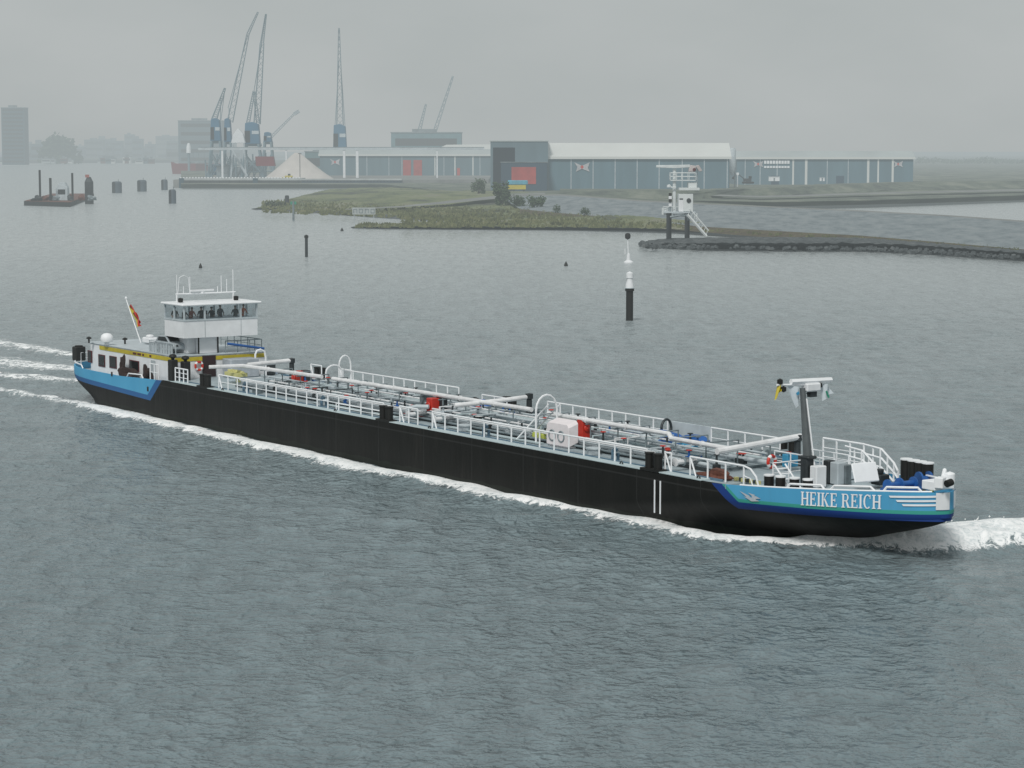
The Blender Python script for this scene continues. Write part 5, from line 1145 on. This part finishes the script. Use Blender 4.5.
# white loader tower between the cranes
o = thing('loading_tower', 'white sloping loading tower among the blue cranes', 'tower', (xat(238, 150, 1490), 1490, 3.5)); b_ = zat(178, 1490); 
g2 = lambda a, b: (xat(a, b, 1490) - xat(238, 150, 1490), 0, zat(b, 1490) - 3.5)
MB().prism([g2(231, 143), g2(245, 143), g2(243, 134), g2(238, 128), g2(233, 135)], (0, 5, 0)).build('hood', WHITE, o, bevel=.2); MB().tube([g2(232, 150), g2(247, 176)], .8, 6).tube([g2(244, 143), g2(246, 177)], .6, 6).tube([g2(233, 143), g2(231, 177)], .6, 6).build('frame', LSTEEL, o)
MB().b2((g2(214, 0)[0], 1, 0), (g2(226, 0)[0], 5, 9)).build('plant_room', STEEL, o)
o = thing('navigation_beacon', 'small white lantern on a grey column beyond the red freighter', 'beacon', (xat(188.7, 152, 2200), 2200, 2)); MB().lathe((0, 0, 0), [(1.2, 0), (1.2, zat(153, 2200) - 2)], 10).build('column', CRG, o, smooth=True); MB().lathe((0, 0, zat(153, 2200) - 2), [(2.3, 0), (2.1, 6), (1.2, 9), (0, 9.5)], 10).build('lantern', RAILW, o, smooth=True)
o = thing('trestle', 'tangled grey steel trestle standing under the portal cranes', 'trestle', (xat(205, 150, 1515), 1515, 4.9)); g3 = lambda a, b, y=0: (xat(a, b, 1515) - xat(205, 150, 1515), y, zat(b, 1515) - 4.9)
rt_ = random.Random(8)
for a in range(206, 268, 6): MB().tube([g3(a, 178), g3(a + rt_.uniform(-1.5, 1.5), rt_.uniform(152, 160))], .5, 5).build('post', CRG, o)
for i in range(9): MB().tube([g3(206 + i * 6, 177), g3(213 + i * 6, rt_.uniform(156, 166))], .35, 4).tube([g3(206 + i * 6, 165), g3(214 + i * 6, 165)], .35, 4).build('brace', (CRG, STEEL)[i % 2], o)
for a, b, y0, y1 in ((212, 224, 164, 175), (228, 240, 167, 177), (246, 258, 162, 172)): p_, q_ = g3(a, y1, 1), g3(b, y0, 5); MB().b2(p_, q_).build('machine_room', (STEEL, CRG, CRB)[a % 3], o, bevel=.2)
# mooring dolphins
for px, by, ty, wpx, lab in ((117, 193, 181.5, 10, 'grey mooring dolphin leftmost of the row off the pier'), (142, 191.5, 180, 9.5, 'grey mooring dolphin second from the left in the row off the pier'), (164.5, 190, 179.5, 6.5, 'narrow grey mooring dolphin third in the row off the pier'), (172.5, 203.5, 189.5, 7.5, 'dark mooring dolphin standing nearest, in front of the pier end')):
    b0 = at(px, by, 0); h = zat(ty, b0.y); w = (at(px + wpx / 2, by, 0).x - b0.x)
    o = thing('mooring_dolphin', lab, 'mooring dolphin', (b0.x, b0.y, 0), 0, 'mooring dolphins off the pier')
    MB().lathe((0, 0, -2), [(w, 0), (w, h + 1.2), (w * .75, h + 2), (0, h + 2.1)], 14).build('pile', mat('dolphin_steel', (.07, .10, .125), .6, scale=.3), o, smooth=True)
    MB().box((-w * .5, -w * .98, h * .5), (w * .6, .4, h * .9)).build('fender', DSTEEL, o); MB().tube([(w * .3, 0, h), (w * .3, 0, h + 1.2)], .15, 5).build('bollard', STEEL, o)
# work barge
b0 = at(60, 206, 0); pb = thing('work_barge', 'dark flat work barge with upright spud poles and a white cabin at the left', 'barge', (b0.x, b0.y, 0)); k_ = b0.y / F_PX
bw = 70 * k_ / 2
zt = 1.8
BP = [at(x, y, 0) - b0 for x, y in ((24, 205.5), (70, 207), (94, 197.5), (52, 197.5))]
MB().prism([(q.x, q.y, -1) for q in BP], (0, 0, 1 + zt)).build('hull', mat('barge_black', (.025, .03, .032), .7), pb)
MB().prism([(q.x * .99, q.y * .99 + .3, zt) for q in BP], (0, 0, .15)).build('deck', RUST, pb)
for px, t_, b_, w_ in ((40, 170, 201, 2.2), (50.5, 178, 203, 2.6), (72.5, 173, 197, 2.2)):
    Y_ = b0.y + (8 if px != 72.5 else 26); x = xat(px, 190, Y_) - b0.x; MB().tube([(x, Y_ - b0.y, -.5), (x, Y_ - b0.y, zat(t_, Y_))], w_ * k_ / 2, 8).build('spud_pole', BLACK, pb)
x = xat(62, 190, b0.y + 14) - b0.x; c_ = MB().prism([(x - 6 * k_, 13, zt + .15), (x + 6 * k_, 13, zt + .15), (x + 6 * k_, 13, 7.2), (x + 3 * k_, 13, 9.4), (x - 2 * k_, 13, 9.4), (x - 6 * k_, 13, 7.0)], (0, 4, 0)).build('cabin', LSTEEL, pb, bevel=.1); MB().b2((x - 1.5, 12.9, 4.5), (x + 1.5, 12.97, 6.5)).build('window', GLASSD, c_)
for i, (dx, dy) in enumerate(((-26, 6), (-20, 10), (-8, 8), (6, 10), (14, 16), (22, 22), (-14, 14), (0, 20))): crumple((dx * k_, dy, zt + .9), (1.6, 1.2, 1.2), seed=30 + i, amp=.5).build('deck_cargo', (DSTEEL, RUST, STEEL)[i % 3], pb)
x = xat(89, 186, b0.y + 36) - b0.x; MB().lathe((x, 36, 0), [(4.5 * k_, -1), (4.5 * k_, zat(182, b0.y + 36)), (2 * k_, zat(177, b0.y + 36)), (0, zat(176.8, b0.y + 36))], 12).build('winch_tower', DSTEEL, pb); MB().box((x - .5, 35, zat(176, b0.y + 36)), (4 * k_, .5, 1.2)).build('signal_board', mat('faded_red', (.35, .12, .1), .7), pb)
# markers
def pile_marker():
    b = at(629.5, 321, 0); k = b.y / F_PX; o = thing('channel_marker', 'black pile with a white conical top standing in the channel', 'channel marker', (b.x, b.y, 0)); z1 = zat(291, b.y); z2 = zat(273, b.y)
    MB().lathe((0, 0, -2), [(3.6 * k, 0), (3.6 * k, 2 + z1), (4.6 * k, 2 + z1), (4.6 * k, 2.3 + z1), (0, 2.35 + z1)], 14).build('pile', BLACK, o, smooth=True)
    MB().lathe((0, 0, z1 + .35), [(4.3 * k, 0), (4.1 * k, (z2 - z1) * .2), (3.0 * k, (z2 - z1) * .42), (2.9 * k, (z2 - z1) * .55), (3.7 * k, (z2 - z1) * .58), (3.5 * k, (z2 - z1) * .85), (0, (z2 - z1) * .95)], 14).build('white_top', WHITE, o, smooth=True)
    MB().torus((0, 0, z1 + .4), 4.9 * k, .06, (0, 0, 1), 16, 5).build('platform', LSTEEL, o); MB().box((-.6 * k * 4, -.1, z2 - .8), (.12, .12, 1.4)).build('lamp', DSTEEL, o)
pile_marker()
b = at(628.5, 263, 0); k = b.y / F_PX; o = thing('channel_marker', 'slim white beacon with a dark round topmark beyond the black pile', 'channel marker', (b.x, b.y, 0))
MB().lathe((0, 0, -.6), [(5 * k, 0), (5 * k, .8), (2.2 * k, 1.2), (1.6 * k, zat(251, b.y)), (0, zat(250, b.y))], 12).build('float', WHITE, o, smooth=True); MB().tube([(0, 0, .3), (-.9 * k, 0, zat(239, b.y))], .12, 6).build('pole', WHITE, o); MB().lathe((-.9 * k, 0, zat(239.5, b.y)), [(.5 * k, 0), (2.6 * k, .25), (2.9 * k, .7), (2.4 * k, 1.2), (0, 1.35)], 12).build('topmark', BLACK, o, smooth=True); MB().tube([(-3.5 * k, 0, 1.8), (-3.5 * k, 0, 2.9)], .1, 5).build('rail', WHITE, o)
for px, by, ty, w_, m_, lab in ((306.5, 257, 236, 3, DSTEEL, 'dark slim mooring pole standing in open water right of the spit tip'), (293.5, 221, 201, 2.2, STEEL, 'slender pole with a green top in front of the spit tip')):
    b = at(px, by, 0); k = b.y / F_PX; o = thing('mooring_pole', lab, 'pole', (b.x, b.y, 0)); MB().tube([(0, 0, -1), (0, 0, zat(ty, b.y))], w_ * k / 2, 8).build('pole', m_, o)
    if px < 300: MB().box((0, 0, zat(203, b.y)), (6 * k, .2, 3 * k)).build('topmark', GREEN, o)
    else: MB().lathe((0, 0, zat(ty, b.y)), [(w_ * k * .7, -.4), (w_ * k * .7, .1), (0, .3)], 8).build('cap', BLACK, o)
for px, by, w_, lab in ((200.5, 268, 3.2, 'tiny dark buoy on the open water above the wheelhouse'), (566, 266, 3.6, 'tiny dark buoy left of the black channel pile'), (342, 231, 3, 'tiny dark buoy left of the grass tongue')):
    b = at(px, by, 0); k = b.y / F_PX; o = thing('buoy', lab, 'buoy', (b.x, b.y, 0)); MB().lathe((0, 0, -.4), [(w_ * k * .4, 0), (w_ * k * .55, .5), (w_ * k * .4, .9), (w_ * k * .15, 1.2), (0, 1.4)], 12).build('float', BLACK, o, smooth=True)
# white number board on posts
b = at(364, 226, 0); k = b.y / F_PX; o = thing('sign_board', 'white open frame sign board on posts in the inlet beside the spit', 'sign', (b.x, b.y, 0)); zt, zb_ = zat(207.5, b.y), zat(214.5, b.y)
w_ = 11.5 * k; MB().b2((-w_, -.05, zb_), (w_, .05, zt)).build('board', mat('dull_white_board', (.42, .46, .46), .7), o)
mb = MB()
for i in range(4):
    x = -w_ + 2 * w_ * (i + .5) / 4; h_ = (zt - zb_) * .3; zc_ = (zt + zb_) / 2
    for e in (-1, 1): mb.b2((x + e * w_ * .14 - .1, -.12, zc_ - h_), (x + e * w_ * .14 + .1, -.06, zc_ + h_))
    mb.b2((x - w_ * .14, -.12, zc_ + h_ - .18), (x + w_ * .14, -.06, zc_ + h_)); 
    if i % 2: mb.b2((x - w_ * .14, -.12, zc_ - h_), (x + w_ * .14, -.06, zc_ - h_ + .18))
mb.build('board_marks', STEEL, o)
for x in (-w_ * .85, 0, w_ * .85): MB().tube([(x, .2, -1), (x, .2, zt)], .1, 5).build('post', LSTEEL, o)
o = thing('tripod_marker', 'small dark stump marker on the tip of the green spit', 'marker', at(287, 203, 1.8)); MB().lathe((0, 0, -.5), [(1.0, 0), (.8, 3.4), (0, 3.6)], 8).build('body', DSTEEL, o)

# ---- radar tower on the breakwater
b = at(688, 237.5, 2.2); YR = b.y; k = YR / F_PX
rt = thing('radar_tower', 'pale radar tower with white cabin, railed platform and long stair on the rubble breakwater', 'radar tower', (b.x, YR, 2.0))
def rp(px, py, y=0): return (xat(px, py, YR) - b.x, y, zat(py, YR) - 2.0)
TWH = mat('tower_white', (.66, .70, .70), .6, var=.1, scale=.6)
zpl = rp(0, 213)[2]
for px in (669.5, 673, 688, 691.5):
    MB().tube([(rp(px, 0)[0], 0 if px in (669.5, 688) else 5, -1), (rp(px, 0)[0], 0 if px in (669.5, 688) else 5, zpl)], .38, 8).build('leg', DSTEEL, rt)
MB().tube([rp(670, 217), rp(688, 214)], .3, 6).tube([rp(673, 215), rp(688, 216)], .25, 6).tube([rp(686, 213.5), rp(689, 220)], .5, 6).build('brace', STEEL, rt)
MB().b2((rp(665, 0)[0], -.6, zpl), (rp(697, 0)[0], 5.6, zpl + .35)).build('platform', LSTEEL, rt)
MB().b2((rp(680, 0)[0], 0, zpl + .4), (rp(694.7, 0)[0], 4.6, rp(0, 194)[2])).build('cabin', TWH, rt, bevel=.06)
MB().b2((rp(680.5, 0)[0], -.06, rp(0, 212)[2]), (rp(685, 0)[0], -.01, rp(0, 200)[2])).build('door', WHITE, rt)
MB().b2((rp(681, 0)[0], -.08, rp(0, 199.6)[2]), (rp(684.5, 0)[0], -.01, rp(0, 198.4)[2])).build('vent_grille', DSTEEL, rt)
MB().lathe(rp(688.8, 200.5, -.1), [(.55, 0), (.5, .15), (0, .2)], 12, (0, -1, 0)).build('wall_light', DSTEEL, rt)
MB().tube([(rp(676, 0)[0], 1.0, zpl), (rp(676, 0)[0], 1.0, rp(0, 169)[2])], .42, 10).build('mast', TWH, rt, smooth=True)
MB().b2((rp(680.5, 0)[0], -.5, rp(0, 190.3)[2]), (rp(701, 0)[0], 5, rp(0, 187.8)[2])).b2((rp(690, 0)[0], .5, rp(0, 187.8)[2]), (rp(698.5, 0)[0], 4, rp(0, 182.5)[2])).build('upper_deck', TWH, rt, bevel=.04)
MB().b2((rp(672, 0)[0], 0, rp(0, 180.8)[2]), (rp(697, 0)[0], 4, rp(0, 180)[2])).build('radar_deck', TWH, rt)
mb = MB()
for y in (173, 176.6):
    z = rp(0, y)[2]; x0, x1 = rp(672, 0)[0], rp(697.5, 0)[0]; mb.tube([(x0, 0, z), (x1, 0, z), (x1, 4, z), (x0, 4, z), (x0, 0, z)], .1, 5)
for px in (672, 678, 684, 690.5, 697.5):
    for y in (0, 4): x = rp(px, 0)[0]; mb.tube([(x, y, rp(0, 180)[2]), (x, y, rp(0, 173)[2])], .08, 5)
mb.build('railing', TWH, rt)
mb = MB()
for px in (698, 699.5): mb.tube([(rp(px, 0)[0], 2, rp(0, 188)[2]), (rp(px, 0)[0], 2, rp(0, 167)[2])], .09, 5)
mb.build('ladder', LSTEEL, rt)
MB().prism([rp(656.3, 165.2), rp(656.3, 167.6), rp(676, 168.4), rp(690, 167.4), rp(690, 164.6), rp(676, 165.0)], (0, .8, 0)).build('radar_scanner', TWH, rt, bevel=.08)
MB().prism([rp(688.5, 171.8), rp(695, 172.2), rp(696.5, 166), rp(690, 165)], (0, 2.2, 0)).prism([rp(695.5, 166), rp(699, 165), rp(702.5, 171), rp(699.5, 171.8)], (0, 2, 0)).build('scanner_housing', mat('tower_pinkish', (.55, .50, .49), .6), rt, bevel=.1)
q = rp(694.3, 169.6, -.15); MB().lathe(q, [(.4, 0), (.35, .12)], 10, (0, -1, 0)).build('housing_emblem', MAROON, rt)
q = rp(669, 186); MB().tube([q, rp(672, 187.5), rp(676, 187.5)], .2, 6).lathe((q[0], q[1], q[2] - .3), [(.5, 0), (.5, .5), (0, .7)], 8).build('camera_arm', TWH, rt)
MB().tube([rp(670.2, 213), rp(670.2, 193)], .22, 6).build('signal_mast', STEEL, rt)
for y, m_ in ((194.5, BLACK), (197.5, WHITE), (200.5, BLACK), (205, WHITE)): q = rp(670.2, y); MB().box(q, (.7, .6, .7)).build('signal_lamp', m_, rt)
q = rp(664.3, 213); MB().box((q[0], 1, q[2] + .3), (1.1, 1, 1.6)).build('equipment_box', TWH, rt, bevel=.1)
mb = MB(); 
for y in (0, 3):
    pts = [(rp(x, 0)[0], y, zpl + h_) for x in (665, 680) for h_ in (1.4,)]; mb.tube(pts, .07, 5)
    for px in (665, 669, 673, 677): mb.tube([(rp(px, 0)[0], y, zpl), (rp(px, 0)[0], y, zpl + 1.4)], .06, 5)
mb.build('lower_railing', TWH, rt)
sa, sb_ = Vector(rp(687, 214.5, -1.2)), Vector(rp(706, 236, -1.2)); mb = MB()
for y in (0, 1.2): mb.tube([sa + V_((0, y, 0)), sb_ + V_((0, y, 0))], .34, 5); mb.tube([sa + V_((.6, y, 1.3)), sb_ + V_((.5, y, 1.3))], .16, 5)
for i in range(15):
    p = sa.lerp(sb_, (i + .5) / 15); mb.box((p.x, p.y + .6, p.z), (.4, 1.2, .1)); 
    if i % 2 == 0: mb.tube([p, p + V_((.5, 0, 1.2))], .07, 4)
mb.build('stair', TWH, rt)
mb = MB().tube([rp(697, 213), rp(696.5, 222)], .15, 5).tube([rp(694, 216), rp(697, 222)], .12, 5); mb.build('stair_brace', TWH, rt)

# ---- bushes, reeds, far trees
LEAF = [ground_mat('leaf_dark', [(.03, .055, .03), (.07, .11, .05)], 1.5), ground_mat('leaf_mid', [(.03, .05, .03), (.07, .09, .05)], 1.5)]
BARK = mat('bark', (.06, .05, .04), .9)
def bush(px, by, w_px, h_px, z, label, n=500, name='bush', cat='bush', group=None, seed=0, m=0):
    rnd = random.Random(seed); b = at(px, by, z); k = b.y / F_PX; W, H = w_px * k / 2, h_px * k
    o = thing(name, label, cat, b, 0, group); mb = MB()
    cl = [(rnd.uniform(-.85, .85) * W, rnd.uniform(-.7, .7) * W, H * rnd.uniform(.12, .85), rnd.uniform(.4, .7)) for _ in range(12)]
    for _ in range(n):
        cx, cy, cz, r = rnd.choice(cl); v = V_((rnd.gauss(0, 1), rnd.gauss(0, 1), rnd.gauss(0, 1))).normalized() * r * rnd.uniform(.5, 1.15)
        q = V_((cx + v.x * W, cy + v.y * W, max(.1, cz + v.z * H * .6))); sz = rnd.uniform(.08, .17) * max(W, H * .4); a = V_((rnd.uniform(-1, 1), rnd.uniform(-1, 1), rnd.uniform(-.6, 1))).normalized(); c = a.orthogonal().normalized()
        mb.add([q - a * sz - c * sz * .6, q + a * sz - c * sz * .6, q + a * sz + c * sz * .6, q - a * sz + c * sz * .6], [(0, 1, 2, 3)])
    mb.build('crown', LEAF[m], o); tb = MB()
    for i in range(5): c = cl[i]; tb.tube([(0, 0, -.5), (c[0] * .5, c[1] * .5, c[2] * .5), (c[0], c[1], c[2])], .06 * W, 5, .02 * W)
    tb.build('trunk', BARK, o); return o
bush(502, 205, 15, 21, 2.5, 'tallest dark bush at the water side below the gate building', 900, seed=1)
bush(478, 194, 12, 15, 3.5, 'dark bush standing left of the gate building', 600, seed=2)
bush(518, 207, 12, 11, 2.5, 'low dark bush right beside the tallest bush', 500, seed=3)
bush(536, 208, 14, 11, 2.5, 'rounded bush at the right end of the bush row on the spit', 500, seed=4)
bush(557, 213, 7, 8, 2.2, 'small dark bush alone right of the bush row', 300, seed=5)
bush(585.5, 216, 8, 8, 2.2, 'small dark shrub furthest right on the grass, near the radar tower', 300, seed=6)
bush(272, 208, 13, 7, .8, 'grey shrub clump on the very tip of the green spit', 300, seed=7, m=1)
bush(284, 207, 9, 5, 1, 'low shrub just behind the tip of the green spit', 200, seed=8, m=1)
bush(61, 162.2, 30, 27, 3, 'big dark tree clump standing alone on the far left bank', 1400, name='tree', cat='tree', seed=12)
rg = random.Random(44)
mb = MB()   # tufts on the grass: uncountable ground cover
for i in range(5200):
    r_ = rg.random()
    if r_ < .45: px, py, z = rg.uniform(400, 690), rg.uniform(206, 228), 2.0
    elif r_ < .7: px = rg.uniform(262, 470); py, z = rg.uniform(199 + abs(px - 320) * .04, 213 + (px - 262) * .04), 1.8
    elif r_ < .82: px, py, z = rg.uniform(356, 640), rg.uniform(224.5, 228), .8
    else: px = rg.uniform(600, 1060); py, z = float(np.interp(px, [600, 700, 860, 1024, 1100], [219, 229, 238, 251.5, 259])) + rg.uniform(-2, 3), 1.2
    b = at(px, py, z - .3); s_ = rg.uniform(.3, .9)
    for j in range(3):
        a = rg.uniform(0, 3.14); dx, dy = math.cos(a) * s_, math.sin(a) * s_; h_ = rg.uniform(.4, 1.1)
        mb.add([b + V_((-dx, -dy, 0)), b + V_((dx, dy, 0)), b + V_((dx * .6, dy * .6 + .2, h_))], [(0, 1, 2)])
tag(mb.build('grass', ground_mat('grass_tufts', [(.06, .065, .035), (.12, .135, .06), (.19, .19, .10)], .12)), 'rough grass tufts on the spit and the dike foot', 'grass', kind='stuff')
mb = MB(); rk = random.Random(9)
for i in range(1500):
    px = rk.uniform(640, 1060); py = float(np.interp(px, [636, 652, 860, 930, 1024, 1060], [244, 247, 249, 252, 258, 262])) - rk.uniform(-.5, 6) * (1 if px > 660 else .5)
    b = at(px, py, rk.uniform(.2, 1.3)); s_ = rk.uniform(.25, .7); mb.box(b, (s_ * 1.6, s_ * 1.6, s_), rz=rk.uniform(0, 3), rx=rk.uniform(-.5, .5), ry=rk.uniform(-.5, .5), taper=.7)
tag(mb.build('rubble', ROCK), 'loose dark stones covering the breakwater', 'rubble', kind='stuff')
mb = MB()
for i in range(2600):   # distant wood line beyond the right bank
    px = rg.uniform(915, 1120) if rg.random() < .75 else rg.uniform(1120, 1500); Y_ = rg.uniform(3300, 4200); x = xat(px, 176, Y_); h_ = 2.5 + 2 * math.sin(px * .11) + rg.uniform(0, 4); s_ = rg.uniform(1, 2.6)
    q = V_((x, Y_, 3 + rg.uniform(0, h_))); a = V_((rg.uniform(-1, 1), .3, rg.uniform(-1, 1))).normalized(); c = a.orthogonal().normalized(); mb.add([q - a * s_, q + c * s_, q + a * s_, q - c * s_], [(0, 1, 2, 3)])
tag(mb.build('woodland', LEAF[0]), 'low hazy line of far woodland on the right horizon', 'woodland', kind='stuff')

# ================================================================== SKY, SUN, CAMERA
SUN_EL, SUN_AZ = 46, 197   # azimuth measured clockwise from +Y (viewing direction)
w = bpy.data.worlds.new('World'); scene.world = w; w.use_nodes = True; nt = w.node_tree; nt.nodes.clear(); n, l = nt.nodes, nt.links
out = n.new('ShaderNodeOutputWorld'); sky = n.new('ShaderNodeTexSky'); sky.sky_type = 'NISHITA'; sky.sun_disc = False; sky.sun_elevation = R(SUN_EL); sky.sun_rotation = R(SUN_AZ); sky.dust_density = 4
b1 = n.new('ShaderNodeBackground'); b1.inputs[1].default_value = .05; l.new(sky.outputs[0], b1.inputs[0])
tc = n.new('ShaderNodeTexCoord'); mp = n.new('ShaderNodeMapping'); mp.inputs['Scale'].default_value = (1, 1, 2.2); l.new(tc.outputs['Generated'], mp.inputs[0])
cn = n.new('ShaderNodeTexNoise'); cn.inputs['Scale'].default_value = 7; cn.inputs['Detail'].default_value = 5; cn.inputs['Roughness'].default_value = .5; l.new(mp.outputs[0], cn.inputs['Vector'])
cr = n.new('ShaderNodeMix'); cr.data_type = 'RGBA'; cr.inputs[6].default_value = (.40, .442, .442, 1); cr.inputs[7].default_value = (.55, .575, .575, 1); l.new(cn.outputs[0], cr.inputs[0])
b2 = n.new('ShaderNodeBackground'); l.new(cr.outputs[2], b2.inputs[0]); b2.inputs[1].default_value = 1.0
ms = n.new('ShaderNodeMixShader'); ms.inputs[0].default_value = .9; l.new(b1.outputs[0], ms.inputs[1]); l.new(b2.outputs[0], ms.inputs[2]); l.new(ms.outputs[0], out.inputs[0])
sd = bpy.data.lights.new('sun', 'SUN'); sd.energy = 2.0; sd.angle = R(12); sd.color = (1, .97, .93); so = bpy.data.objects.new('sun', sd); COL.objects.link(so)
az = R(SUN_AZ); d = V_((math.sin(az) * math.cos(R(SUN_EL)), math.cos(az) * math.cos(R(SUN_EL)), math.sin(R(SUN_EL)))); so.rotation_euler = d.to_track_quat('Z', 'Y').to_euler(); so.location = (0, 0, 200)
cd = bpy.data.cameras.new('camera'); cd.sensor_width = 36; cd.lens = 36 * F_PX / 1024; cd.clip_end = 60000; cd.clip_start = 1
co = bpy.data.objects.new('camera', cd); COL.objects.link(co); co.location = (0, 0, CAM_H); co.rotation_euler = (math.pi / 2 - PITCH, 0, 0); scene.camera = co
scene.view_settings.view_transform = 'Standard'; scene.view_settings.look = 'None'; scene.view_settings.exposure = 0
scene.cycles.transparent_max_bounces = 12
